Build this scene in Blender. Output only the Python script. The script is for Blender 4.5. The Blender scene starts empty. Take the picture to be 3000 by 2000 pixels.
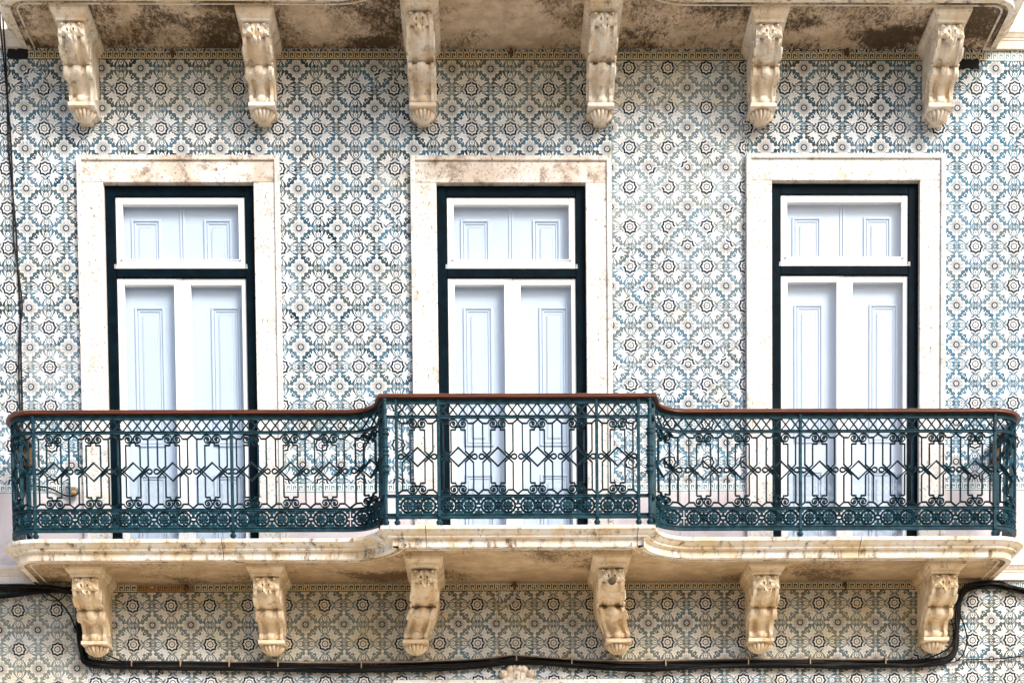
import bpy, bmesh, math, random
import numpy as np
from mathutils import Vector, Matrix
from mathutils.geometry import tessellate_polygon

R = math.radians
PI = math.pi
scene = bpy.context.scene
COL = scene.collection
rng = random.Random(7)

# ------------------------------------------------------------------ camera
cam_d = bpy.data.cameras.new("camera")
cam = bpy.data.objects.new("camera", cam_d)
COL.objects.link(cam)
RM = [[0.99974, 0.020288, 0.010436], [-0.020825, 0.998312, 0.054214], [-0.009318, -0.054417, 0.998475]]
m = Matrix.Identity(4)
for r in range(3):
    m[r][0] = RM[r][0]
    m[r][1] = RM[r][2]
    m[r][2] = -RM[r][1]
m[0][3], m[1][3], m[2][3] = 0.0, -13.0, 1.6
cam.matrix_world = m
cam_d.sensor_width = 36
cam_d.lens = 62.125
cam_d.shift_x = -0.01468
cam_d.shift_y = 0.78746
cam_d.clip_start = 0.1
cam_d.clip_end = 500
scene.camera = cam

# ------------------------------------------------------------------ sky, sun, exposure
SUN_EL, SUN_AZ = 36.0, 38.0          # azimuth measured from straight in front of the facade towards the right
world = bpy.data.worlds.new("World")
scene.world = world
world.use_nodes = True
wn = world.node_tree
wn.nodes.clear()
sky = wn.nodes.new("ShaderNodeTexSky")
sky.sky_type = 'NISHITA'
sky.sun_disc = False
sky.sun_elevation = R(SUN_EL)
sky.sun_rotation = R(180 - SUN_AZ)
sky.air_density = 1.0
sky.dust_density = 3.0
sky.ozone_density = 1.0
bg = wn.nodes.new("ShaderNodeBackground")
bg.inputs["Strength"].default_value = 0.10
out = wn.nodes.new("ShaderNodeOutputWorld")
wn.links.new(sky.outputs[0], bg.inputs[0])
wn.links.new(bg.outputs[0], out.inputs[0])
sun_d = bpy.data.lights.new("sun", 'SUN')
sun_d.energy = 1.5
sun_d.angle = R(24)
sun_d.color = (1.0, 0.965, 0.915)
sun = bpy.data.objects.new("sun", sun_d)
COL.objects.link(sun)
_d = Vector((math.sin(R(SUN_AZ)) * math.cos(R(SUN_EL)), -math.cos(R(SUN_AZ)) * math.cos(R(SUN_EL)), math.sin(R(SUN_EL))))
sun.rotation_euler = _d.to_track_quat('Z', 'Y').to_euler()
sun.location = (4, -20, 30)
scene.view_settings.view_transform = 'Standard'
scene.view_settings.look = 'None'
scene.view_settings.gamma = 1.0
scene.view_settings.exposure = 1.25
scene.render.engine = 'CYCLES'
scene.cycles.max_bounces = 6
scene.cycles.transparent_max_bounces = 8


# ------------------------------------------------------------------ materials
class NT:
    def __init__(s, name):
        s.m = bpy.data.materials.new(name)
        s.m.use_nodes = True
        s.t = s.m.node_tree
        s.b = s.t.nodes["Principled BSDF"]
        s.out = s.t.nodes["Material Output"]

    def n(s, typ, **kw):
        x = s.t.nodes.new(typ)
        for k, v in kw.items():
            setattr(x, k, v)
        return x

    def put(s, sock, v):
        if hasattr(v, "is_output") or isinstance(v, bpy.types.NodeSocket):
            s.t.links.new(v, sock)
        elif isinstance(v, (tuple, list)) and len(v) == 3 and sock.type == 'RGBA':
            sock.default_value = (*v, 1)
        else:
            sock.default_value = v

    def coord(s, scale=(1, 1, 1), world=True, loc=(0, 0, 0)):
        if world:
            c = s.n("ShaderNodeNewGeometry").outputs["Position"]
        else:
            c = s.n("ShaderNodeTexCoord").outputs["Object"]
        mp = s.n("ShaderNodeMapping")
        mp.inputs["Scale"].default_value = scale
        mp.inputs["Location"].default_value = loc
        s.t.links.new(c, mp.inputs[0])
        return mp.outputs[0]

    def noise(s, vec, scale, detail=4, rough=0.55, dist=0.0):
        x = s.n("ShaderNodeTexNoise")
        s.put(x.inputs["Vector"], vec)
        x.inputs["Scale"].default_value = scale
        x.inputs["Detail"].default_value = detail
        x.inputs["Roughness"].default_value = rough
        x.inputs["Distortion"].default_value = dist
        return x.outputs["Fac"]

    def ramp(s, fac, a, b, va=0.0, vb=1.0):
        x = s.n("ShaderNodeMapRange", clamp=True, interpolation_type='SMOOTHSTEP')
        s.put(x.inputs["Value"], fac)
        x.inputs["From Min"].default_value = a
        x.inputs["From Max"].default_value = b
        x.inputs["To Min"].default_value = va
        x.inputs["To Max"].default_value = vb
        return x.outputs["Result"]

    def mix(s, fac, a, b, mode='MIX'):
        x = s.n("ShaderNodeMix", data_type='RGBA', blend_type=mode)
        s.put(x.inputs["Factor"], fac)
        s.put(x.inputs["A"] if False else x.inputs[6], a)
        s.put(x.inputs[7], b)
        return x.outputs[2]

    def math(s, op, a, b=0.0):
        x = s.n("ShaderNodeMath", operation=op)
        s.put(x.inputs[0], a)
        s.put(x.inputs[1], b)
        return x.outputs[0]

    def bump(s, h, strength=0.3, dist=0.01):
        x = s.n("ShaderNodeBump")
        x.inputs["Strength"].default_value = strength
        x.inputs["Distance"].default_value = dist
        s.put(x.inputs["Height"], h)
        s.t.links.new(x.outputs[0], s.b.inputs["Normal"])

    def base(s, col, rough=0.6, spec=None, metal=None):
        s.put(s.b.inputs["Base Color"], col)
        s.put(s.b.inputs["Roughness"], rough)
        if spec is not None:
            s.b.inputs["Specular IOR Level"].default_value = spec
        if metal is not None:
            s.b.inputs["Metallic"].default_value = metal
        return s.m


def simple(name, col, rough=0.6, var=0.12, scale=30, bump=0.15, spec=0.5):
    t = NT(name)
    v = t.coord()
    n1 = t.noise(v, scale, 5)
    c = t.mix(t.ramp(n1, 0.35, 0.7), tuple(x * (1 - var) for x in col), tuple(min(1, x * (1 + var)) for x in col))
    if bump:
        t.bump(n1, bump, 0.004)
    return t.base(c, rough, spec)


def tile_mat(name, kind):
    """glazed tile paint; the face attribute 'wear' holds (tone of the tile, fading, yellowing)"""
    t = NT(name)
    a = t.n("ShaderNodeAttribute", attribute_name="wear")
    sp = t.n("ShaderNodeSeparateColor")
    t.t.links.new(a.outputs["Color"], sp.inputs[0])
    tone, fade, yel, blue = sp.outputs[0], sp.outputs[1], sp.outputs[2], a.outputs["Alpha"]
    v = t.coord()
    n1 = t.noise(v, 11, 5, 0.72, 1.0)
    n2 = t.noise(v, 1.3, 4, 0.6, 0.3)
    wash = t.math('ADD', t.math('MULTIPLY', n1, 1.5), t.math('MULTIPLY', tone, 0.6))
    fd = t.math('MULTIPLY', fade, t.ramp(n2, 0.25, 0.65, 0.55, 1.15))
    yl = t.math('MULTIPLY', yel, t.ramp(t.noise(v, 2.6, 4, 0.65, 0.4), 0.3, 0.65, 0.55, 1.3))
    if kind == 'ground':
        c = t.mix(t.ramp(wash, 0.62, 1.45), (0.002, 0.021, 0.034), (0.052, 0.165, 0.262))
        c = t.mix(t.math('MULTIPLY', blue, .75), c, t.mix(t.ramp(n1, .3, .7), (0.035, 0.17, 0.27), (0.11, 0.30, 0.44)))
        c = t.mix(fd, c, (0.29, 0.355, 0.385))
        c = t.mix(yl, c, (0.22, 0.215, 0.14))
    elif kind == 'white':
        c = t.mix(t.ramp(n1, 0.3, 0.7), (0.80, 0.81, 0.82), (0.88, 0.88, 0.87))
        c = t.mix(yl, c, (0.76, 0.65, 0.43))
    elif kind == 'grey':
        c = t.mix(t.ramp(n1, 0.3, 0.7), (0.30, 0.38, 0.45), (0.50, 0.57, 0.63))
        c = t.mix(yl, c, (0.36, 0.32, 0.20))
    elif kind == 'navy':
        c = t.mix(t.ramp(n1, 0.3, 0.7), (0.002, 0.006, 0.018), (0.006, 0.018, 0.045))
        c = t.mix(yl, c, (0.018, 0.020, 0.012))
    # brown run-off stains with a patchy outline of their own
    st = t.noise(t.coord((1, 1, 0.35)), 2.1, 5, 0.68, 0.7)
    mk = t.ramp(st, 0.58, 0.76, 0, 0.5)
    c = t.mix(mk, c, t.mix(1.0, c, (0.62, 0.50, 0.34), 'MULTIPLY'))
    t.bump(t.noise(v, 22, 2), 0.05, 0.002)
    return t.base(c, 0.28, 0.12)


M = {}
for k in ('ground', 'white', 'grey', 'navy'):
    M['tile_' + k] = tile_mat('tile_' + k, k)


def stone_mat(name, light, warm, stain, amount, scale=5.0, streak=True, pits=0.3, rough=0.7, pit=(0.62, 0.74)):
    t = NT(name)
    v = t.coord()
    vs = t.coord((1, 1, 0.4) if streak else (1, 1, 1))
    a = t.noise(v, scale, 6, 0.62, 0.4)
    b = t.noise(vs, scale * 2.6, 8, 0.74, 0.25)
    f = t.noise(v, 55, 4, 0.7)
    c = t.mix(t.ramp(a, 0.36, 0.66), light, warm)
    c = t.mix(t.math('MULTIPLY', t.ramp(b, 0.50, 0.68), amount), c, stain)
    c = t.mix(t.math('MULTIPLY', t.ramp(f, *pit), pits), c, tuple(x * 0.6 for x in stain))
    t.bump(t.math('ADD', f, t.math('MULTIPLY', b, 1.0)), 0.25, 0.006)
    return t.base(c, rough, 0.35)


M['surround'] = stone_mat('window_limestone', (0.80, 0.78, 0.75), (0.71, 0.67, 0.62), (0.26, 0.18, 0.12), 0.50, 4.0, False, 0.9, pit=(.56, .68))
M['surround_stained'] = stone_mat('stained_window_limestone', (0.78, 0.74, 0.69), (0.58, 0.49, 0.41), (0.17, 0.09, 0.045), 0.85, 3.4, False, 0.9, pit=(.56, .68))
M['dado'] = stone_mat('pink_marble', (0.72, 0.68, 0.70), (0.62, 0.56, 0.58), (0.45, 0.34, 0.32), 0.4, 2.5, False, 0.2)
M['slab'] = stone_mat('weathered_slab_stone', (0.87, 0.85, 0.80), (0.76, 0.62, 0.42), (0.10, 0.052, 0.02), 0.95, 5.5, True, 0.5)
M['console_pale'] = stone_mat('pale_console_stone', (0.87, 0.82, 0.73), (0.74, 0.60, 0.43), (0.20, 0.115, 0.05), 0.7, 6.5, True, 0.25)
M['console_honey'] = stone_mat('honey_console_stone', (0.84, 0.73, 0.55), (0.72, 0.55, 0.34), (0.22, 0.12, 0.05), 0.65, 6.5, True, 0.25)
M['course'] = stone_mat('string_course_stone', (0.84, 0.80, 0.74), (0.78, 0.71, 0.62), (0.42, 0.28, 0.15), 0.4, 3.0, True, 0.15)


def soffit_mat(name, base, dirt, mould, amt, lo, hi):
    t = NT(name)
    v = t.coord()
    a = t.noise(v, 1.5, 3, 0.5, 0.4)
    b = t.noise(t.coord((1, .55, 1)), 26, 8, 0.68, 0.9)
    d = t.noise(v, 3.5, 6, 0.65, 0.3)
    c = t.mix(t.ramp(t.noise(v, 9, 6, .65), .3, .7), tuple(x * 0.78 for x in base), tuple(x * 1.15 for x in base))
    c = t.mix(t.ramp(d, .42, .68, 0, .75), c, dirt)
    k = t.math('ADD', t.math('MULTIPLY', a, 1.3), t.math('MULTIPLY', t.math('ADD', b, t.noise(t.coord((1, .5, 1)), 70, 4, .7)), .6))
    c = t.mix(t.ramp(k, lo, hi, 0, amt), c, mould)
    t.bump(b, 0.5, 0.012)
    return t.base(c, 0.9, 0.15)


M['soffit_mouldy'] = soffit_mat('mouldy_soffit_plaster', (0.70, 0.57, 0.43), (0.42, 0.30, 0.18), (0.055, 0.034, 0.017), .92, 1.10, 1.38)
M['soffit_plain'] = soffit_mat('stained_soffit_plaster', (0.62, 0.48, 0.31), (0.42, 0.30, 0.18), (0.10, 0.06, 0.03), .8, 1.24, 1.46)
M['mortar'] = simple('mortar', (0.55, 0.51, 0.44), 0.9, 0.2, 20)
M['render'] = simple('white_render', (0.78, 0.76, 0.73), 0.85, 0.06, 3)
M['iron'] = simple('green_painted_iron', (0.010, 0.046, 0.066), 0.42, 0.4, 25, 0.15, 0.16)
M['dark_frame'] = simple('dark_blue_green_frame_paint', (0.0006, 0.0065, 0.0115), 0.5, 0.35, 15, 0.05, 0.05)
M['white_paint'] = simple('white_frame_paint', (0.86, 0.86, 0.85), 0.35, 0.02, 8, 0.02)
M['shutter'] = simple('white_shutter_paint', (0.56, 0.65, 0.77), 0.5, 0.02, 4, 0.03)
M['cable'] = simple('black_cable_rubber', (0.004, 0.004, 0.0045), 0.5, 0.4, 40, 0.1, 0.2)
M['cable_dusty'] = simple('dusty_cable_rubber', (0.030, 0.027, 0.024), 0.8, 0.4, 40, 0.1, 0.2)
M['tan_pipe'] = simple('tan_conduit', (0.36, 0.25, 0.16), 0.6, 0.25, 20, 0.1)
M['hook_rust'] = simple('rusty_iron', (0.13, 0.065, 0.025), 0.85, 0.4, 60, 0.3)
M['hole_dark'] = simple('black_tile_hole', (0.006, 0.006, 0.007), 0.9, 0.3, 60, 0.4)  # black that stands for the dark inside the lost-tile holes
M['zinc'] = simple('grey_metal', (0.35, 0.36, 0.38), 0.4, 0.1, 20, 0.05)
M['plastic'] = simple('white_plastic', (0.80, 0.79, 0.76), 0.4, 0.03, 10, 0.02)
M['lamp_amber'] = simple('amber_plastic', (0.45, 0.28, 0.12), 0.4, 0.1, 10, 0.02)
M['street'] = simple('limestone_setts', (0.50, 0.39, 0.26), 0.8, 0.25, 9, 0.3)
M['key_cream'] = tile_mat('border_cream', 'white')
M['key_green'] = simple('border_dark_green', (0.012, 0.035, 0.025), 0.3, 0.4, 30, 0.05)
M['key_teal'] = simple('border_teal', (0.10, 0.27, 0.31), 0.3, 0.3, 30, 0.05)
M['key_brown'] = simple('border_brown', (0.16, 0.08, 0.03), 0.35, 0.3, 30, 0.05)


def wood_mat():
    t = NT('varnished_red_wood')
    v = t.coord((1.2, 30, 30))
    n = t.noise(v, 3, 6, 0.6, 0.3)
    c = t.mix(t.ramp(n, 0.3, 0.7), (0.06, 0.014, 0.006), (0.17, 0.045, 0.018))
    t.bump(n, 0.1, 0.002)
    return t.base(c, 0.33, 0.5)


M['wood'] = wood_mat()


def glass_mat():
    mt = bpy.data.materials.new('window_glass')
    mt.use_nodes = True
    t = mt.node_tree
    t.nodes.clear()
    o = t.nodes.new("ShaderNodeOutputMaterial")
    mx = t.nodes.new("ShaderNodeMixShader")
    tr = t.nodes.new("ShaderNodeBsdfTransparent")
    tr.inputs[0].default_value = (0.98, 0.99, 0.995, 1)
    gl = t.nodes.new("ShaderNodeBsdfGlossy")
    gl.inputs["Roughness"].default_value = 0.015
    lw = t.nodes.new("ShaderNodeLayerWeight")          # Schlick reflectance, the same from both sides of the pane
    lw.inputs[0].default_value = 0.5
    pw = t.nodes.new("ShaderNodeMath")
    pw.operation = 'POWER'
    pw.inputs[1].default_value = 5
    ma = t.nodes.new("ShaderNodeMath")
    ma.operation = 'MULTIPLY_ADD'
    ma.inputs[1].default_value = 0.94
    ma.inputs[2].default_value = 0.05
    t.links.new(lw.outputs["Facing"], pw.inputs[0])
    t.links.new(pw.outputs[0], ma.inputs[0])
    t.links.new(ma.outputs[0], mx.inputs[0])
    t.links.new(tr.outputs[0], mx.inputs[1])
    t.links.new(gl.outputs[0], mx.inputs[2])
    t.links.new(mx.outputs[0], o.inputs[0])
    return mt


M['glass'] = glass_mat()


# ------------------------------------------------------------------ mesh builder
class MB:
    def __init__(s):
        s.v, s.f, s.mi = [], [], []

    def add(s, verts, faces, mi=0):
        o = len(s.v)
        s.v += [tuple(p) for p in verts]
        s.f += [tuple(i + o for i in f) for f in faces]
        s.mi += [mi] * len(faces)

    def box(s, x0, x1, y0, y1, z0, z1, mi=0, bev=0.0):
        if bev > 0:
            bm = bmesh.new()
            bmesh.ops.create_cube(bm, size=1.0)
            for q in bm.verts:
                q.co = Vector(((x0 + x1) / 2 + q.co.x * (x1 - x0), (y0 + y1) / 2 + q.co.y * (y1 - y0), (z0 + z1) / 2 + q.co.z * (z1 - z0)))
            bmesh.ops.bevel(bm, geom=bm.edges[:], offset=bev, segments=1, affect='EDGES')
            bm.verts.index_update()
            s.add([q.co for q in bm.verts], [[q.index for q in f.verts] for f in bm.faces], mi)
            bm.free()
            return
        s.add([(x0, y0, z0), (x1, y0, z0), (x1, y1, z0), (x0, y1, z0), (x0, y0, z1), (x1, y0, z1), (x1, y1, z1), (x0, y1, z1)],
              [(0, 3, 2, 1), (4, 5, 6, 7), (0, 1, 5, 4), (1, 2, 6, 5), (2, 3, 7, 6), (3, 0, 4, 7)], mi)

    def lathe(s, prof, n=16, cx=0, cy=0, mi=0, rib=0, ribamp=0.0):
        V, F = [], []
        for (r, z) in prof:
            for k in range(n):
                a = 2 * PI * k / n
                rr = r * (1 - ribamp + ribamp * abs(math.cos(rib * a / 2)) ** 0.7 * 2 - ribamp) if rib else r
                V.append((cx + rr * math.cos(a), cy + rr * math.sin(a), z))
        for i in range(len(prof) - 1):
            for k in range(n):
                k2 = (k + 1) % n
                F.append((i * n + k, i * n + k2, (i + 1) * n + k2, (i + 1) * n + k))
        F.append(tuple(range(n))[::-1])
        F.append(tuple((len(prof) - 1) * n + k for k in range(n)))
        s.add(V, F, mi)

    def tube(s, pts, r, n=6, mi=0, r1=None):
        pts = [Vector(p) for p in pts]
        V, F = [], []
        up = None
        for i, p in enumerate(pts):
            d = (pts[min(i + 1, len(pts) - 1)] - pts[max(i - 1, 0)]).normalized()
            if up is None:
                up = d.orthogonal().normalized()
            up = (up - d * up.dot(d)).normalized()
            w = d.cross(up)
            rr = r if r1 is None else r + (r1 - r) * i / (len(pts) - 1)
            for k in range(n):
                a = 2 * PI * k / n
                V.append(p + up * (rr * math.cos(a)) + w * (rr * math.sin(a)))
        for i in range(len(pts) - 1):
            for k in range(n):
                k2 = (k + 1) % n
                F.append((i * n + k, i * n + k2, (i + 1) * n + k2, (i + 1) * n + k))
        F.append(tuple(range(n))[::-1])
        F.append(tuple((len(pts) - 1) * n + k for k in range(n)))
        s.add(V, F, mi)

    def strand(s, pts, w, d, y0=0.0, closed=False, mi=0, maxseg=None, groove=True):
        """a flat ironwork bar along a 2-D line in the x-z plane, grooved face towards -y"""
        P = [Vector(p) for p in pts]
        if maxseg:
            Q = []
            n = len(P)
            for i in range(n if closed else n - 1):
                a, b = P[i], P[(i + 1) % n]
                k = max(1, int(math.ceil((b - a).length / maxseg)))
                Q += [a.lerp(b, j / k) for j in range(k)]
            if not closed:
                Q.append(P[-1])
            P = Q
        if groove:
            prof = [(-.5, 0), (-.5, .7), (-.27, 1), (0, .68), (.27, 1), (.5, .7), (.5, 0)]
        else:
            prof = [(-.5, 0), (-.5, .75), (-.3, 1), (.3, 1), (.5, .75), (.5, 0)]
        n, m_ = len(P), len(prof)
        V, F = [], []
        for i, p in enumerate(P):
            a = P[i - 1] if (i > 0 or closed) else None
            b = P[(i + 1) % n] if (i < n - 1 or closed) else None
            d1 = (p - a).normalized() if a is not None else None
            d2 = (b - p).normalized() if b is not None else None
            if d1 is None:
                d1 = d2
            if d2 is None:
                d2 = d1
            n1, n2 = Vector((-d1.y, d1.x)), Vector((-d2.y, d2.x))
            nn = (n1 + n2)
            nn = nn.normalized() if nn.length > 1e-6 else n1
            k = 1 / max(0.5, nn.dot(n1))
            for (t, o) in prof:
                q = p + nn * (t * w * k)
                V.append((q.x, y0 - o * d, q.y))
        for i in range(n if closed else n - 1):
            i2 = (i + 1) % n
            for k in range(m_):
                k2 = (k + 1) % m_
                F.append((i * m_ + k, i2 * m_ + k, i2 * m_ + k2, i * m_ + k2))
        if not closed:
            F.append(tuple(range(m_)))
            F.append(tuple((n - 1) * m_ + k for k in range(m_))[::-1])
        s.add(V, F, mi)

    def prism(s, poly, y0, y1, mi=0):
        """polygon in x-z extruded along y"""
        n = len(poly)
        V = [(x, y0, z) for x, z in poly] + [(x, y1, z) for x, z in poly]
        F = [tuple(range(n)), tuple(range(2 * n - 1, n - 1, -1))]
        F += [(i, i + n, (i + 1) % n + n, (i + 1) % n) for i in range(n)]
        s.add(V, F, mi)

    def mapped(s, fn):
        o = MB()
        o.v = [fn(*p) for p in s.v]
        o.f, o.mi = list(s.f), list(s.mi)
        return o

    def mesh(s, name, mats, smooth=None):
        me = bpy.data.meshes.new(name)
        me.from_pydata(s.v, [], s.f)
        for mt in (mats if isinstance(mats, (list, tuple)) else [mats]):
            me.materials.append(mt)
        me.polygons.foreach_set("material_index", s.mi)
        if smooth:
            me.polygons.foreach_set("use_smooth", [True] * len(s.f))
            me.set_sharp_from_angle(angle=R(smooth))
        me.update()
        return me

    def build(s, name, mats, parent=None, smooth=None, loc=(0, 0, 0)):
        return link(name, s.mesh(name, mats, smooth), parent, loc)


def link(name, me, parent=None, loc=(0, 0, 0)):
    o = bpy.data.objects.new(name, me)
    COL.objects.link(o)
    o.location = loc
    o.parent = parent
    return o


def tag(o, label=None, cat=None, group=None, kind=None):
    if label:
        o["label"] = label
    if cat:
        o["category"] = cat
    if group:
        o["group"] = group
    if kind:
        o["kind"] = kind
    return o


def empty(name, loc, label, cat, group=None):
    o = bpy.data.objects.new(name, None)
    o.empty_display_size = 0.1
    COL.objects.link(o)
    o.location = loc
    return tag(o, label, cat, group)


def copy_tree(o, parent=None):
    c = o.copy()
    COL.objects.link(c)
    c.parent = parent
    for ch in list(o.children):
        copy_tree(ch, c)
    return c


def relief(fn, x0, x1, z0, z1, nx, nz, basefn, cut=0.004):
    """raised carving: grid over x-z whose height fn(x,z) stands out towards -y from basefn(z)"""
    b = MB()
    H = [[fn(x0 + (x1 - x0) * i / nx, z0 + (z1 - z0) * j / nz) for i in range(nx + 1)] for j in range(nz + 1)]
    V, F = [], []
    for j in range(nz + 1):
        for i in range(nx + 1):
            x, z = x0 + (x1 - x0) * i / nx, z0 + (z1 - z0) * j / nz
            V.append((x, basefn(x, z) - max(0.0, H[j][i]), z))
    for j in range(nz):
        for i in range(nx):
            if max(H[j][i], H[j][i + 1], H[j + 1][i], H[j + 1][i + 1]) > cut:
                a = j * (nx + 1) + i
                F.append((a, a + 1, a + nx + 2, a + nx + 1))
    b.add(V, F)
    return b


def ell(x, z, cx, cz, rx, rz, h, ang=0.0, p=2.0):
    dx, dz = x - cx, z - cz
    c, s_ = math.cos(ang), math.sin(ang)
    u, v = (dx * c + dz * s_) / rx, (-dx * s_ + dz * c) / rz
    q = 1 - u * u - v * v
    return h * math.sqrt(q) if q > 0 else -1.0


# ------------------------------------------------------------------ numbers of the facade (metres, tile face at y = 0)
CX = 0.226                 # middle of the balcony and of the middle window
Z_SOF, Z_TOP = 4.993, 5.115
UP = 3.732                 # upper balcony is the same slab one storey higher
WX = [-2.153, 0.213, 2.614]
WDZ = [-0.003, -0.004, 0.014]
W_OUT, W_IN, W_HEAD, W_TOP = 0.718, 0.533, 7.797, 7.980

# ------------------------------------------------------------------ ground
g = MB()
g.add([(-200, -220, 0), (200, -220, 0), (200, 60, 0), (-200, 60, 0)], [(0, 1, 2, 3)])
tag(g.build("street", M['street']), kind="structure")

# ------------------------------------------------------------------ house across the street (mirrored low in the window panes)
opp = empty("opposite_house", (0, -15.5, 0), "cream rendered house across the street mirrored in the window panes", "house")
M['opp'] = simple('cream_render', (0.66, 0.58, 0.46), 0.9, 0.1, 2)
M['opp_dark'] = simple('dark_pane', (0.05, 0.06, 0.07), 0.2, 0.2, 4)  # dark tone of the panes
b = MB()
b.box(-16, 16, -8, 0, 0, 7.0)
b.box(-16.2, 16.2, -8.2, .25, 7.001, 7.25)
b.build("wall", M['opp'], opp)
for fl in (0.9, 4.3):
    for k in range(-6, 7):
        b = MB()
        b.box(k * 2.4 - .6, k * 2.4 + .6, .0005, .05, fl, fl + 2.0, bev=.01)
        f_ = b.build("window", M['render'], opp)
        b = MB()
        b.box(k * 2.4 - .46, k * 2.4 - .02, .0505, .06, fl + .14, fl + 1.86)
        b.box(k * 2.4 + .02, k * 2.4 + .46, .0505, .06, fl + .14, fl + 1.86)
        b.build("pane", M['opp_dark'], f_)

# ------------------------------------------------------------------ facade wall
wall = empty("facade_wall", (0, 0, 0), "old house wall covered in blue and white patterned glazed tiles", "wall")
b = MB()
XL, XR = -6.5, 7.0
b.box(XL, XR, 0.0025, 0.36, 0, 5.10)
b.box(XL, XR, 0.0025, 0.36, 7.86, 12.5)
ed = [XL] + [e for w in WX for e in (w - 0.60, w + 0.60)] + [XR]
for i in range(0, 8, 2):
    b.box(ed[i], ed[i + 1], 0.0025, 0.36, 5.10, 7.86)
b.build("masonry", M['mortar'], wall)
b = MB()
for x0, x1 in ((XL, -4.95), (5.45, XR)):
    b.box(x0, x1, -0.01, 0.0022, 0.0, 12.4)
b.box(-4.949, 5.449, -0.008, 0.0022, 0.0, 4.05)
b.box(-4.949, 5.449, -0.008, 0.0022, 8.86, 12.4)
b.build("render_coat", M['render'], wall)


# --- the tile pattern: one tile has a quarter of the star at (0,0) and a quarter of the flower at (1,1)
def arcstar(rt, rm, n=8, k=4, ph=0.0):
    pts = []
    for i in range(n):
        for j in range(k):
            t = j / k
            a = ph + 2 * PI * (i + t) / n
            r = rm + (rt - rm) * abs(2 * t - 1) ** 1.7
            pts.append((r * math.cos(a), r * math.sin(a)))
    return pts


def circ(cx, cy, rx, ry=None, n=12, ph=0.0):
    ry = ry or rx
    return [(cx + rx * math.cos(ph + 2 * PI * i / n), cy + ry * math.sin(ph + 2 * PI * i / n)) for i in range(n)]


def leaf(cx, cy, ang, r0, r1, prof):
    """symmetric leaf along a ray from (cx,cy); prof = [(t, halfwidth)]"""
    c, s_ = math.cos(ang), math.sin(ang)
    up = [(r0 + (r1 - r0) * t, h) for t, h in prof]
    pts = [(u, h) for u, h in up] + [(u, -h) for u, h in reversed(up) if h > 0]
    return [(cx + u * c - v * s_, cy + u * s_ + v * c) for u, v in pts]


def clip(poly, x0, x1, y0, y1):
    for ax, lim, sg in ((0, x0, 1), (0, x1, -1), (1, y0, 1), (1, y1, -1)):
        o = []
        for i, p in enumerate(poly):
            q = poly[(i + 1) % len(poly)]
            a, b_ = sg * (p[ax] - lim), sg * (q[ax] - lim)
            if a >= 0:
                o.append(p)
            if (a > 0 > b_) or (a < 0 < b_):
                t = a / (a - b_)
                o.append((p[0] + (q[0] - p[0]) * t, p[1] + (q[1] - p[1]) * t))
        poly = o
        if len(poly) < 3:
            return []
    return poly


G_, W_, Y_, N_ = 0, 1, 2, 3
tpl = []


def put(layer, col, poly, mirror=False):
    tpl.append((layer, col, poly))
    if mirror:
        tpl.append((layer, col, [(y, x) for x, y in poly]))


GR = 0.0045
put(0, G_, [(GR, GR), (1 - GR, GR), (1 - GR, 1 - GR), (GR, 1 - GR)])
# star
put(1, W_, arcstar(.485, .408))
put(1.5, Y_, arcstar(.47, .394))
put(2, W_, arcstar(.43, .36))
put(3, Y_, arcstar(.405, .335))
put(4, N_, arcstar(.392, .324, ph=0))
put(5, W_, arcstar(.285, .230))
for i in range(16):
    a = 2 * PI * (i + .5) / 16
    put(6, N_, circ(.218 * math.cos(a), .218 * math.sin(a), .012, n=4, ph=a))
put(6, N_, [(.172 * math.cos(a) * k, .172 * math.sin(a) * k) for i in range(16) for a, k in ((2 * PI * i / 16, 1.08), (2 * PI * (i + .5) / 16, .93))])
put(7, W_, [(.128 * k * math.cos(2 * PI * i / 16), .128 * k * math.sin(2 * PI * i / 16)) for i in range(16) for k in ((1.0 if i % 2 else .88),)])
put(8, Y_, leaf(0, 0, PI / 4, 0, .07, [(0, .012), (.6, .02), (1, 0)]))
# flower: long axis petals ending in a spear, three shorter lobed petals between
P_AX = [(0, .03), (.2, .065), (.33, .105), (.40, .135), (.44, .10), (.52, .105), (.57, .058), (.63, .034), (.68, .042), (.75, .078), (.81, .082), (.90, .05), (1, 0)]
P_SH = [(0, .02), (.3, .045), (.5, .072), (.60, .092), (.66, .068), (.76, .075), (.88, .05), (1, 0)]
for ang in (PI, 1.5 * PI):
    put(3, W_, leaf(1, 1, ang, .10, .73, P_AX))
for k, ln in ((24, .47), (45, .37), (66, .47)):
    put(3, W_, leaf(1, 1, PI + R(k), .10, ln, P_SH))
for k in (12, 35, 55, 78):
    put(4, N_, leaf(1, 1, PI + R(k), .14, .25, [(0, .015), (.4, .008), (1, 0)]))
for k in (0, 22, 45, 68, 90):
    put(4, Y_, leaf(1, 1, PI + R(k), .17, .40, [(0, .012), (.4, .010), (1, 0)]))
put(5, N_, circ(1, 1, .160, n=24))
put(6, W_, [(1 + .104 * k * math.cos(2 * PI * i / 16), 1 + .104 * k * math.sin(2 * PI * i / 16)) for i in range(16) for k in ((1.0 if i % 2 else .85),)])
put(7, Y_, leaf(1, 1, 1.25 * PI, 0, .07, [(0, .012), (.6, .02), (1, 0)]))
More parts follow.
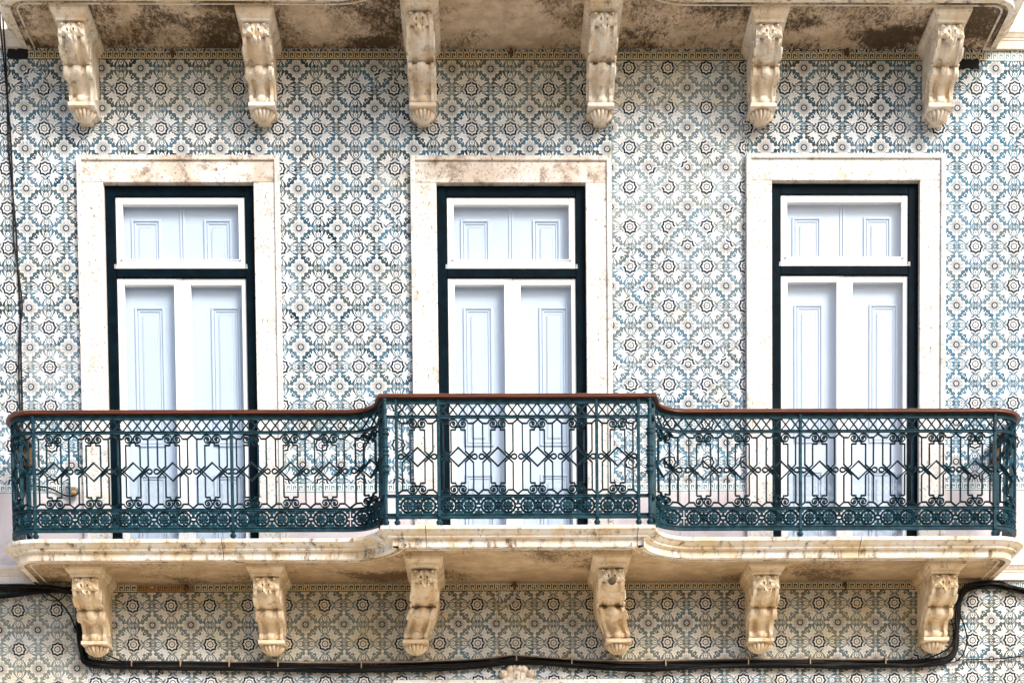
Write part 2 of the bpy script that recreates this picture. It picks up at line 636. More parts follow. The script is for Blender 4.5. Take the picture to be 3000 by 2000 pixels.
# diagonal acanthus spray growing out of the star (half, mirrored about the diagonal)
half = [(.26, .26), (.35, .25), (.42, .225), (.44, .175), (.495, .150), (.535, .185), (.525, .235), (.575, .225), (.62, .245), (.61, .285), (.67, .295), (.70, .325),
        (.815, .370), (.73, .385), (.67, .40), (.615, .38), (.635, .43), (.60, .465), (.55, .45), (.50, .425), (.47, .47)]
for pts in ([(.50, .30), (.56, .27), (.60, .275), (.56, .29)], [(.60, .37), (.70, .372), (.62, .382)], [(.40, .245), (.47, .235), (.50, .215), (.47, .25)], [(.48, .36), (.56, .39), (.60, .40), (.55, .405)]):
    put(3, Y_, pts, True)
half = [(.30 + (x - .30) * 1.10, .27 + (y - .27) * 1.12) if i else (x, y) for i, (x, y) in enumerate(half)]
spray = half + [(y, x) for x, y in reversed(half[1:])]
put(2, W_, spray)
for pts in ([(.30, .285), (.46, .325), (.64, .345), (.46, .345)], [(.32, .285), (.42, .265), (.48, .20), (.445, .285)], [(.30, .30), (.44, .38), (.58, .425), (.43, .40)]):
    put(3, Y_, pts, True)
for pts in ([(.56, .325), (.67, .345), (.56, .345)], [(.53, .405), (.585, .435), (.525, .42)], [(.485, .205), (.510, .195), (.505, .235)]):
    put(4, N_, pts, True)
# scroll that closes the star's halo, and beads between spray and flower
for t in (-.085, 0, .085):
    put(2, W_, circ(.60 + t, .60 - t, .034, n=8))
put(3, N_, circ(.628, .542, .013, n=4), True)


# oval ornament on the tile edge between two stars
def band(f, w, n=10):
    a = [f(i / n) for i in range(n + 1)]
    o, q = [], []
    for i, p in enumerate(a):
        d0 = (a[min(i + 1, n)][0] - a[max(i - 1, 0)][0], a[min(i + 1, n)][1] - a[max(i - 1, 0)][1])
        L = math.hypot(*d0) or 1
        h = w * (0.35 + 0.65 * math.sin(PI * i / n))
        o.append((p[0] - d0[1] / L * h, p[1] + d0[0] / L * h))
        q.append((p[0] + d0[1] / L * h, p[1] - d0[0] / L * h))
    return o + q[::-1]


put(1, W_, band(lambda t: (1 - .44 * math.sin(t * PI / 2 + .05), .235 * math.cos(t * PI / 2 * .93)), .017), True)
put(1, W_, [(.575, 0), (.59, .045), (.65, .085), (.72, .10), (.80, .085), (.76, .055), (.80, .03), (.86, .0)], True)
put(1, W_, [(.70, .14), (.76, .185), (.83, .195), (.90, .165), (.84, .155), (.79, .135), (.74, .15)], True)
put(2, G_, circ(.70, 0, .055, .035, 10), True)
put(1, W_, circ(1, 0, .052, n=8), True)
put(1, W_, [(.88, .0), (.94, .010), (1, .010), (1, -.010), (.9, -.015)], True)
put(1, W_, band(lambda t: (.985 - .06 * math.sin(t * PI * 1.4), .09 + .11 * t), .012, 8), True)
put(1, Y_, circ(.505, 0, .030, .045, 8), True)

tpl = [(l, c, clip(p, GR, 1 - GR, GR, 1 - GR)) for l, c, p in tpl]
tpl = [t for t in tpl if len(t[2]) >= 3]


def flatten(polys):
    """polygons -> vertex array (x, z, layer), triangles, material index"""
    V, T, MI = [], [], []
    for l, c, p in polys:
        o = len(V)
        V += [(x, y, l) for x, y in p]
        for tri in tessellate_polygon([[Vector((x, y, 0)) for x, y in p]]):
            T.append([o + k for k in tri])
            MI.append(c)
    return np.array(V, float), np.array(T, int), np.array(MI, int)


TV, TT, TM = flatten(tpl)
TS = 0.138


def tiles(name, x0, z0, xa, xb, za, zb, wear_fn, p_turn=0.0, seed=1, jit=1.0, gap=None):
    """field of tiles; (x0,z0) is a star point, field spans xa..xb, za..zb"""
    rr = random.Random(seed)
    Vs, Ts, Ms, Ws = [], [], [], []
    off = 0
    for i in range(math.floor((xa - x0) / TS), math.ceil((xb - x0) / TS)):
        for j in range(math.floor((za - z0) / TS), math.ceil((zb - z0) / TS)):
            X0, Z0 = x0 + i * TS, z0 + j * TS
            if X0 + TS < xa + .002 or X0 > xb - .002 or Z0 + TS < za + .002 or Z0 > zb - .002:
                continue
            if any(X0 > w - W_OUT + .02 and X0 + TS < w + W_OUT - .02 and Z0 + TS < W_TOP - .02 and Z0 > 5.2 for w in WX):
                continue
            fx, fz = (i % 2 == 1), (j % 2 == 1)
            if rr.random() < p_turn:
                fx, fz = not fx, not fz
            dx, dz, da = rr.gauss(0, .0006) * jit, rr.gauss(0, .0006) * jit, rr.gauss(0, .003) * jit
            if X0 < xa - .001 or X0 + TS > xb + .001:
                ux0, ux1 = max(0, (xa - X0) / TS), min(1, (xb - X0) / TS)
                if fx:
                    ux0, ux1 = 1 - ux1, 1 - ux0
                V, T, MI = flatten([q for q in ((l, c, clip(p, ux0, ux1, 0, 1)) for l, c, p in tpl) if len(q[2]) >= 3])
                V = V.copy()
            else:
                V, T, MI = TV.copy(), TT, TM
            u = 1 - V[:, 0] if fx else V[:, 0]
            w = 1 - V[:, 1] if fz else V[:, 1]
            gp = .978 if gap and gap(X0, Z0) else .994
            cu, cw = (u - .5) * TS * gp, (w - .5) * TS * gp
            x = X0 + TS / 2 + cu * math.cos(da) - cw * math.sin(da) + dx
            z = Z0 + TS / 2 + cu * math.sin(da) + cw * math.cos(da) + dz
            y = -0.0006 * V[:, 2] + rr.gauss(0, .0004) * 0
            Vs.append(np.stack([x, y, z], 1))
            Ts.append((T if fx == fz else T[:, ::-1]) + off)
            Ms.append(MI)
            fd, yl = wear_fn(X0 + TS / 2, Z0 + TS / 2)
            od = rr.random()
            if od < .04:
                fd += .35
            elif od < .07:
                yl += .16
            tn = min(1, max(0, rr.gauss(.42, .30)))
            Ws.append(np.tile([tn, min(1, max(0, fd + rr.gauss(0, .10))), min(1, max(0, yl + rr.gauss(0, .07))), min(1, max(0, (6.55 - Z0) / .6 if 5.6 < Z0 < 6.6 else 0) + (.55 if X0 > 2.9 and Z0 > 5 else 0)) * rr.uniform(.6, 1)], (len(V), 1)))
            off += len(V)
    V, T, MI, W = np.concatenate(Vs), np.concatenate(Ts), np.concatenate(Ms), np.concatenate(Ws)
    me = bpy.data.meshes.new(name)
    me.vertices.add(len(V))
    me.vertices.foreach_set("co", V.astype(np.float32).ravel())
    me.loops.add(T.size)
    me.loops.foreach_set("vertex_index", T.astype(np.int32).ravel())
    me.polygons.add(len(T))
    me.polygons.foreach_set("loop_start", np.arange(0, T.size, 3, dtype=np.int32))
    me.polygons.foreach_set("loop_total", np.full(len(T), 3, dtype=np.int32))
    for k in ('ground', 'white', 'grey', 'navy'):
        me.materials.append(M['tile_' + k])
    me.polygons.foreach_set("material_index", MI.astype(np.int32))
    at = me.attributes.new("wear", 'FLOAT_COLOR', 'POINT')
    at.data.foreach_set("color", W.astype(np.float32).ravel())
    me.update(calc_edges=True)
    me.validate()
    return link(name, me, wall)


def bumpf(x, z, cx, cz, rx, rz):
    return math.exp(-((x - cx) / rx) ** 2 - ((z - cz) / rz) ** 2)


ZT, ZM = 8.655, 5.700        # field between the top and the middle key border
tiles("tile_field", -3.0983, 8.4541, -4.95, 0.935, ZM, ZT,
      lambda x, z: (.10 + .45 * bumpf(x, z, -3.1, 6.55, .28, .35) + .35 * bumpf(x, z, -2.0, 8.42, .35, .22),
                    .04 + .35 * bumpf(x, z, -2.0, 8.5, .5, .2) + .45 * bumpf(x, z, .55, 8.38, .35, .14) + .3 * bumpf(x, z, .2, 8.62, 1.0, .10) + .25 * bumpf(x, z, -1.1, 6.2, .3, .2) + .12 * (z > 8.25)), .008, 3, 1.0,
      lambda x, z: (x > -.45 and z > 7.95) or (x < -2.85 and 5.9 < z < 6.75) or (-1.95 < x < -1.6 and z > 7.98))
tiles("tile_field", 1.0646, 8.4541 + .011 - TS, 0.936, 1.893, ZM, ZT,
      lambda x, z: (.62 if z > 7.3 else .40 - .12 * (7.3 - z), .35 if z > 8.35 else .05), .11, 11, 1.6)
tiles("tile_field", 2.1795, 8.466, 1.894, 5.45, ZM, ZT,
      lambda x, z: (.05 + .3 * bumpf(x, z, 3.6, 7.3, .3, .5), .25 * bumpf(x, z, 2.3, 8.65, .9, .14)), .006, 5)
tiles("tile_field", -3.3675, 4.8096, -4.95, -2.875, 4.05, 4.96, lambda x, z: (.92, .42), .0, 17)
tiles("tile_field", -2.5438, 4.8387, -2.874, 3.40, 4.05, 4.96,
      lambda x, z: (.26 + .3 * bumpf(x, z, -.75, 4.6, .4, .3) + .25 * bumpf(x, z, -2.0, 4.5, .4, .2),
                    (.50 + .5 * bumpf(x, z, -.85, 4.72, .33, .22) + .35 * bumpf(x, z, 2.6, 4.75, .7, .16)) * (1 if z > 4.40 else .4)), .004, 23, 1.0, lambda x, z: -.1 < x < .9 or x < -2.6)
tiles("tile_field", 3.5482, 4.8435, 3.401, 5.45, 4.05, 4.96, lambda x, z: (.15, .24), .004, 29)


# --- running key borders, a strip of small tiles each
KEY = [[(0, .17), (1, .17)], [(.13, .17), (.13, .82), (.83, .82), (.83, .36), (.47, .36), (.47, .60)]]


def border(name, xa, xb, z0, z1, line, ground, seed, odd=None):
    rr = random.Random(seed)
    mb = MB()
    H, n = z1 - z0, 3
    tw = 0.138
    x = xa
    k = 0
    while x < xb - .002:
        w = min(tw, xb - x)
        cut = w / tw
        gm = 2 if (odd and odd(x)) else 0
        y = -0.0035 + rr.gauss(0, .0003)
        mb.add([(x + .0008, y, z0 + .0006), (x + w - .0008, y, z0 + .0006), (x + w - .0008, y, z1 - .0006), (x + .0008, y, z1 - .0006)], [(0, 1, 2, 3)], gm)
        mb.add([(x + .0008, .005, z0 + .0006), (x + .0008, y, z0 + .0006), (x + w - .0008, y, z0 + .0006), (x + w - .0008, .005, z0 + .0006)], [(0, 1, 2, 3)], gm)
        yl = y - .0008
        ls = 3 if gm == 2 else 1
        kw = tw / n
        for q in range(n):
            for pl in KEY:
                for a, c in zip(pl[:-1], pl[1:]):
                    hw = .078
                    ax, cx_ = sorted((a[0], c[0]))
                    az, cz_ = sorted((a[1], c[1]))
                    horiz = abs(a[1] - c[1]) < 1e-6
                    x0_, x1_ = (ax - (hw if pl is not KEY[0] else 0), cx_ + (hw if pl is not KEY[0] else 0)) if horiz else (ax - hw, cx_ + hw)
                    z0_, z1_ = (az - hw * .8, cz_ + hw * .8) if horiz else (az, cz_)
                    X0, X1 = x + (q + x0_) * kw, x + (q + x1_) * kw
                    X0, X1 = max(X0, x + .001), min(X1, x + w - .001)
                    if X1 <= X0:
                        continue
                    yy = yl - (0.0004 if not horiz else 0) - (0.0002 if pl is KEY[0] else 0)
                    mb.add([(X0, yy, z0 + z0_ * H), (X1, yy, z0 + z0_ * H), (X1, yy, z0 + z1_ * H), (X0, yy, z0 + z1_ * H)], [(0, 1, 2, 3)], ls)
        for zz in (.93,):
            mb.add([(x + .001, yl - .0006, z0 + (zz - .03) * H), (x + w - .001, yl - .0006, z0 + (zz - .03) * H), (x + w - .001, yl - .0006, z0 + (zz + .03) * H), (x + .001, yl - .0006, z0 + (zz + .03) * H)], [(0, 1, 2, 3)], ls)
        x += tw
        k += 1
    o = mb.build(name, [ground, line, M['key_brown'], M['lamp_amber']], wall)
    at = o.data.attributes.new("wear", 'FLOAT_COLOR', 'POINT')
    yel = 1.0 if ground is M['key_green'] else 0.05
    at.data.foreach_set("color", np.tile([.5, 0, yel, 0], len(mb.v)).astype(np.float32))
    return o


for xa, xb, gd in ((-4.95, -3.2, 'key_teal'), (-3.199, 3.62, 'key_green'), (3.621, 5.45, 'key_teal')):
    border("key_border", xa, xb, 8.652, 8.714, M['key_cream'], M[gd], 3)
    border("key_border", xa, xb, 4.932, 4.991, M['key_cream'], M[gd], 4, (lambda x: -2.62 < x < -2.10) if gd == 'key_green' else None)
for xa, xb in ((-4.95, WX[0] - W_OUT), (WX[0] + W_OUT, WX[1] - W_OUT), (WX[1] + W_OUT, WX[2] - W_OUT), (WX[2] + W_OUT, 5.45)):
    border("key_border", xa + .001, xb - .001, 5.637, 5.699, M['key_cream'], M['key_teal'], 6)

# --- marble dado below the middle border, with upright joints
def slabs(name, z0, z1, y, mat, xs):
    for xa, xb in xs:
        d = MB()
        n = max(1, round((xb - xa) / .62))
        for k in range(n):
            d.box(xa + (xb - xa) * k / n + .0012, xa + (xb - xa) * (k + 1) / n - .0012, y - .0004 * (k % 3), .0020, z0, z1, bev=.0015)
        d.build(name, mat, wall)


DX = [(-4.94, WX[0] - W_OUT - .002), (WX[0] + W_OUT + .002, WX[1] - W_OUT - .002), (WX[1] + W_OUT + .002, WX[2] - W_OUT - .002), (WX[2] + W_OUT + .002, 5.44)]
slabs("stone_dado", 5.10, 5.635, -.012, M['dado'], DX)
slabs("stone_dado", 8.86, 9.45, -.012, M['course'], [(-4.94, 5.44)])

# --- string course that continues the balcony edges along the wall
for zb, xs in ((Z_SOF - .001, ((-4.94, -3.18), (3.60, 5.44))), (Z_SOF + UP + .001, ((-4.94, -3.18), (3.60, 5.44)))):
    for xa, xb in xs:
        d = MB()
        prof = [(.005, 0), (-.030, 0), (-.034, .052), (-.040, .056), (-.040, .066), (-.046, .070), (-.058, .090), (-.066, .098), (-.066, .121), (-.05, .127), (.005, .127)]
        n = len(prof)
        d.add([(x, y, zb + z) for x in (xa, xb) for y, z in prof],
              [tuple(range(n)), tuple(range(2 * n - 1, n - 1, -1))] + [(i, i + n, (i + 1) % n + n, (i + 1) % n) for i in range(n)])
        d.build("string_course", M['course'], wall)

# --- patches of lost tile, the dark of each hole put in as black colour
pr = random.Random(9)
for x0, x1, z0, z1 in ((-3.345, -3.20, 8.655, 8.722), (3.43, 3.575, 8.60, 8.668)):
    poly = []
    for k in range(28):
        t = k / 28 * 4
        e, f = int(t), t - int(t)
        px, pz = [(f, 0), (1, f), (1 - f, 1), (0, 1 - f)][e]
        poly.append((x0 + (x1 - x0) * (px + pr.uniform(-.05, .05)), z0 + (z1 - z0) * (pz + pr.uniform(-.08, .08))))
    d = MB()
    d.prism(poly, -.0062, .004)
    d.build("dark_hole_patch", M['hole_dark'], wall)

# ------------------------------------------------------------------ door surround of the storey below, only its head shows
dl = empty("door_surround", (CX, 0, 4.05), "pale pink stone door head at the bottom edge under the shell ornament", "door surround")
b = MB()
b.box(-.86, .86, -.05, .005, .05, .236, bev=.004)
b.box(-.90, .90, -.062, -.0505, .205, .240, bev=.003)
b.build("lintel", M['surround'], dl)
b = MB()
for s_ in (-1, 1):
    b.box(min(s_ * .86, s_ * .56), max(s_ * .86, s_ * .56), -.048, .005, -4.05, .049, bev=.004)
b.build("jamb", M['surround'], dl)


# ------------------------------------------------------------------ windows
def panel_relief(mb, x0, x1, z0, z1, y, inner=True):
    """raised moulding frame with a fielded panel"""
    for k, (wd, pr_, ins) in enumerate(((.016, .012, 0), (.012, .007, .022))):
        a, c, e, f = x0 + ins, x1 - ins, z0 + ins, z1 - ins
        mb.box(a, a + wd, y - pr_, y - .0002, e, f, bev=.003)
        mb.box(c - wd, c, y - pr_, y - .0002, e, f, bev=.003)
        mb.box(a + wd + .0003, c - wd - .0003, y - pr_, y - .0002, e, e + wd, bev=.003)
        mb.box(a + wd + .0003, c - wd - .0003, y - pr_, y - .0002, f - wd, f, bev=.003)
    if inner:
        mb.box(x0 + .055, x1 - .055, y - .007, y - .0002, z0 + .055, z1 - .055, bev=.006)


def ring(mb, x0, x1, z0, z1, l, r_, bt, tp, y0, y1, bev=.003):
    mb.box(x0, x0 + l, y0, y1, z0, z1, bev=bev)
    mb.box(x1 - r_, x1, y0, y1, z0, z1, bev=bev)
    mb.box(x0 + l + .0003, x1 - r_ - .0003, y0 + .0004, y1, z0, z0 + bt, bev=bev)
    mb.box(x0 + l + .0003, x1 - r_ - .0003, y0 + .0004, y1, z1 - tp, z1, bev=bev)


def make_window():
    w = empty("french_window", (0, 0, 0), "x", "window", "tall white french windows in stone surrounds")
    s = MB()
    for sg in (-1, 1):
        a, c = sorted((sg * W_IN, sg * .682))
        s.box(a, c, -.032, .10, 5.41, W_HEAD - .001, bev=.003)
        s.box(a - .004, c + .004, -.040, .10, 5.10, 5.409, bev=.003)
        a, c = sorted((sg * .6823, sg * W_OUT))
        s.box(a, c, -.047, .0055, 5.41, W_TOP, bev=.004)
        s.box(a, c, -.050, .0055, 5.10, 5.409, bev=.004)
    s.build("stone_jambs", M['surround'], w)
    s = MB()
    s.box(-.682, .682, -.0325, .10, W_HEAD, W_TOP - .0355, bev=.003)
    s.box(-.682, .682, -.0475, .0055, W_TOP - .035, W_TOP, bev=.004)
    s.build("stone_head", M['surround_stained'], w)
    t = MB()
    t.box(-.532, .532, -.02, .10, 5.09, 5.125, bev=.004)
    t.build("threshold", M['dado'], w)
    f = MB()
    f.box(-.5325, -.462, .016, .0995, 5.1255, W_HEAD - .001, bev=.003)
    f.box(.462, .5325, .016, .0995, 5.1255, W_HEAD - .001, bev=.003)
    f.box(-.4618, .4618, .0165, .0995, 7.722, W_HEAD - .001, bev=.003)
    f.box(-.4618, .4618, .0165, .0995, 7.157, 7.216, bev=.004)
    f.box(-.03, .03, .012, .016, 7.1575, 7.170)
    f.build("door_frame", M['dark_frame'], w)
    a = MB()
    ring(a, -.461, .461, 7.2165, 7.7215, .048, .048, .062, .050, .030, .075)
    ts = a.build("transom_sash", M['white_paint'], w)
    q = MB()
    q.box(-.42, .42, .024, .030, 7.279, 7.287, bev=.001)
    q.box(-.475, .475, .012, .030, 7.2185, 7.226, bev=.001)
    q.build("drip_rail", M['white_paint'], ts)
    q = MB()
    for x in (-.425, .425):
        q.box(x - .006, x + .006, .022, .030, 7.277, 7.289)
    for x in (-.466, .466):
        q.box(x - .008, x + .008, .010, .030, 7.217, 7.247)
    q.build("drip_rail_cap", M['zinc'], ts)
    q = MB()
    q.box(-.4125, .4125, .052, .057, 7.2790, 7.6710)
    q.build("glass", M['glass'], ts)
    for (x0, x1, l, r_) in ((-.461, .0035, .050, .060), (.0045, .461, .060, .030)):
        if x0 > 0:
            l, r_ = .058, .034
        a = MB()
        ring(a, x0, x1, 5.127, 7.1565, l, r_, .025, .045, .030 + (.0 if x0 < 0 else .004), .075)
        cs = a.build("casement", M['white_paint'], w)
        q = MB()
        q.box(x0 + l + .0005, x1 - r_ - .0005, .052, .057, 5.1525, 7.111)
        q.build("glass", M['glass'], cs)
    # inner wooden shutters
    Y = .108
    for sg in (-1, 1):
        h = MB()
        a, c = sorted((sg * .001, sg * .53))
        h.box(a, c, Y, Y + .03, 7.19, 7.79)
        panel_relief(h, (-.365 if sg < 0 else .155), (-.155 if sg < 0 else .355), 7.235, 7.60, Y)
        h.box(min(sg * .002, sg * .018), max(sg * .002, sg * .018), Y - .008, Y - .0004, 7.195, 7.78, bev=.003)
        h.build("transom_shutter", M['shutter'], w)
        h = MB()
        h.box(a, c, Y, Y + .03, 5.11, 7.1895)
        px0, px1 = ((-.352, -.140) if sg < 0 else (.196, .405))
        panel_relief(h, px0, px1, 6.00, 6.985, Y)
        panel_relief(h, px0, px1, 5.22, 5.80, Y)
        h.box(min(sg * .002, sg * .018), max(sg * .002, sg * .018), Y - .008, Y - .0004, 5.12, 7.188, bev=.003)
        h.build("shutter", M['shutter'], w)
    return w


w0 = make_window()
wl = ["white french window left of the middle one, its stone head stained with grey brown patches",
      "white french window in the middle of the facade, its stone head streaked brown at both ends",
      "white french window right of the middle one, its stone head nearly clean and white"]
for k in range(3):
    o = w0 if k == 0 else copy_tree(w0)
    o.location = (WX[k], 0, WDZ[k])
    o["label"] = wl[k]
    if k == 2:
        for ch in o.children:
            if ch.name.startswith("stone_head"):
                ch.material_slots[0].link = 'OBJECT'
                ch.material_slots[0].material = M['surround']


# ------------------------------------------------------------------ plan lines (right half mirrored): x offset from CX, y
def arc(cx, cy, r, a0, a1, n):
    return [(cx + r * math.cos(R(a0 + (a1 - a0) * i / n)), cy + r * math.sin(R(a0 + (a1 - a0) * i / n))) for i in range(n + 1)]


def full(halfpts):
    return [(CX - x, y) for x, y in reversed(halfpts)] + [(CX + x, y) for x, y in halfpts]


def offset_line(pts, d):
    """shift an open plan line sideways (to its left when d>0) with mitred corners"""
    P = [Vector(p) for p in pts]
    o = []
    for i, p in enumerate(P):
        d1 = (p - P[i - 1]).normalized() if i > 0 else None
        d2 = (P[i + 1] - p).normalized() if i < len(P) - 1 else None
        d1 = d1 or d2
        d2 = d2 or d1
        n1, n2 = Vector((-d1.y, d1.x)), Vector((-d2.y, d2.x))
        nn = (n1 + n2).normalized()
        o.append(p + nn * (d / max(.4, nn.dot(n1))))
    return o


# ------------------------------------------------------------------ balcony slabs
lip = full([(.92, -.99)] + arc(1.21, -.99, .29, 180, 90, 12)[1:] + arc(3.295, -.45, .25, -90, 0, 10) + [(3.545, .005)])


def slab(name, dz, label, soffit):
    e = empty(name, (CX, 0, Z_SOF + dz), label, "balcony")
    ox, oz = CX, Z_SOF + dz
    prof = [(.30, 5.1155), (.004, 5.115), (0, 5.112), (0, 5.091), (.004, 5.088), (.012, 5.086), (.020, 5.078), (.032, 5.068), (.044, 5.064), (.047, 5.062), (.047, 5.050),
            (.052, 5.047), (.066, 5.045), (.080, 5.041), (.080, 4.994), (.082, 4.993), (.120, 4.993)]
    if dz > 0:
        prof = [(d * 1.0, z) for d, z in prof]
    b = MB()
    V, F = [], []
    n = len(lip)
    for d, z in prof:
        for p in offset_line(lip, d):
            V.append((p.x - ox, min(p.y, .005), z + dz - oz))
    for k in range(len(prof) - 1):
        for i in range(n - 1):
            F.append((k * n + i, (k + 1) * n + i, (k + 1) * n + i + 1, k * n + i + 1))
    b.add(V, F)
    b.build("moulded_edge", M['slab'], e, smooth=28)
    t = MB()
    P = offset_line(lip, .30)
    t.add([(p.x - ox, min(p.y, .005), 5.1155 + dz - oz) for p in P], [tuple(range(n))])
    t.build("floor", M['dado'], e)
    s = MB()
    A, B_, C_ = offset_line(lip, .120), offset_line(lip, .124), offset_line(lip, .165)
    zs = 5.003 + dz - oz
    V = [(p.x - ox, min(p.y, .005), 4.993 + dz - oz) for p in A] + [(p.x - ox, min(p.y, .005), zs) for p in B_]
    s.add(V, [(i, i + n, i + n + 1, i + 1) for i in range(n - 1)])
    s.add([(p.x - ox, min(p.y, .005), zs) for p in B_], [tuple(range(n))])
    s.build("soffit", soffit, e)
    # open joints between the edge stones
    for jx in (-2.02, -.62, .80, 2.36):
        q = MB()
        L_ = [p for p in lip]
        V, k_ = [], 0
        for d_, z in prof[1:-1]:
            ol = offset_line(lip, d_ - .0015)
            xx = CX + jx
            for p0, p1 in zip(ol[:-1], ol[1:]):
                if p0.x <= xx <= p1.x and p1.x > p0.x:
                    y = p0.y + (p1.y - p0.y) * (xx - p0.x) / (p1.x - p0.x)
                    V += [(xx - .0022 - ox, y, z + dz - oz), (xx + .0022 - ox, y, z + dz - oz)]
                    break
        q.add(V, [(2 * i, 2 * i + 1, 2 * i + 3, 2 * i + 2) for i in range(len(V) // 2 - 1)])
        q.build("joint", M['hook_rust'], e)
    # narrow bead on the underside
    q = MB()
    q.tube([(p.x - ox, min(p.y, .0), zs) for p in C_], .008, 6)
    q.build("soffit_bead", M['slab'], e, smooth=60)
    return e


slab("balcony", 0, "long stone balcony under the three windows carrying the green railing", M['soffit_plain'])
slab("balcony", UP, "underside of the upper stone balcony at the top edge, blotched with black mould", M['soffit_mouldy'])


# ------------------------------------------------------------------ carved consoles
def interp(tab, z):
    for (z0, y0), (z1, y1) in zip(tab[:-1], tab[1:]):
        if z <= z0 and z >= z1:
            t = (z0 - z) / (z0 - z1) if z0 != z1 else 0
            return y0 + (y1 - y0) * t
    return tab[-1][1] if z < tab[-1][0] else tab[0][1]


BODY = [(-.068, -.440), (-.10, -.452), (-.14, -.462), (-.175, -.458), (-.205, -.438), (-.232, -.400), (-.252, -.350), (-.264, -.300), (-.268, -.268),
        (-.2685, -.285), (-.276, -.302), (-.292, -.312), (-.312, -.312), (-.330, -.300), (-.340, -.278), (-.344, -.245),
        (-.346, -.215), (-.356, -.196), (-.376, -.180), (-.398, -.172), (-.410, -.168),
        (-.4105, -.178), (-.418, -.190), (-.432, -.196), (-.448, -.194), (-.460, -.186), (-.466, -.175)]


def leaf_h(x, z):
    ax = abs(x)
    h = max(ell(ax, z, .060, -.092, .026, .024, .040),
            ell(ax, z, .018, -.118, .024, .050, .040),
            ell(ax, z, .045, -.128, .056, .022, .038, R(-42)),
            ell(ax, z, .070, -.153, .026, .013, .034, R(-20)),
            ell(ax, z, .036, -.150, .024, .018, .040),
            ell(ax, z, .017, -.182, .020, .020, .050),
            ell(x, z, 0, -.196, .014, .020, .052))
    if h <= 0:
        return -1
    d = math.hypot(ax - .060, z + .092)
    if .011 < d < .0155:
        h -= .014
    if d <= .011:
        h -= .002
    for cx_, cz_, rx, rz, dp in ((.021, -.137, .0058, .0125, .045), (.020, -.182, .0060, .0085, .045)):
        q = ((ax - cx_) / rx) ** 2 + ((z - cz_) / rz) ** 2
        if q < 1:
            h -= dp * (1 - q) ** .35
    if ax < .003 or abs(ax - .010) < .0018 and z > -.15:
        h -= .004
    if abs(ax - (.030 + (-.10 - z) * .75)) < .0022 and -.15 < z < -.085:
        h -= .006
    return max(h, .001)


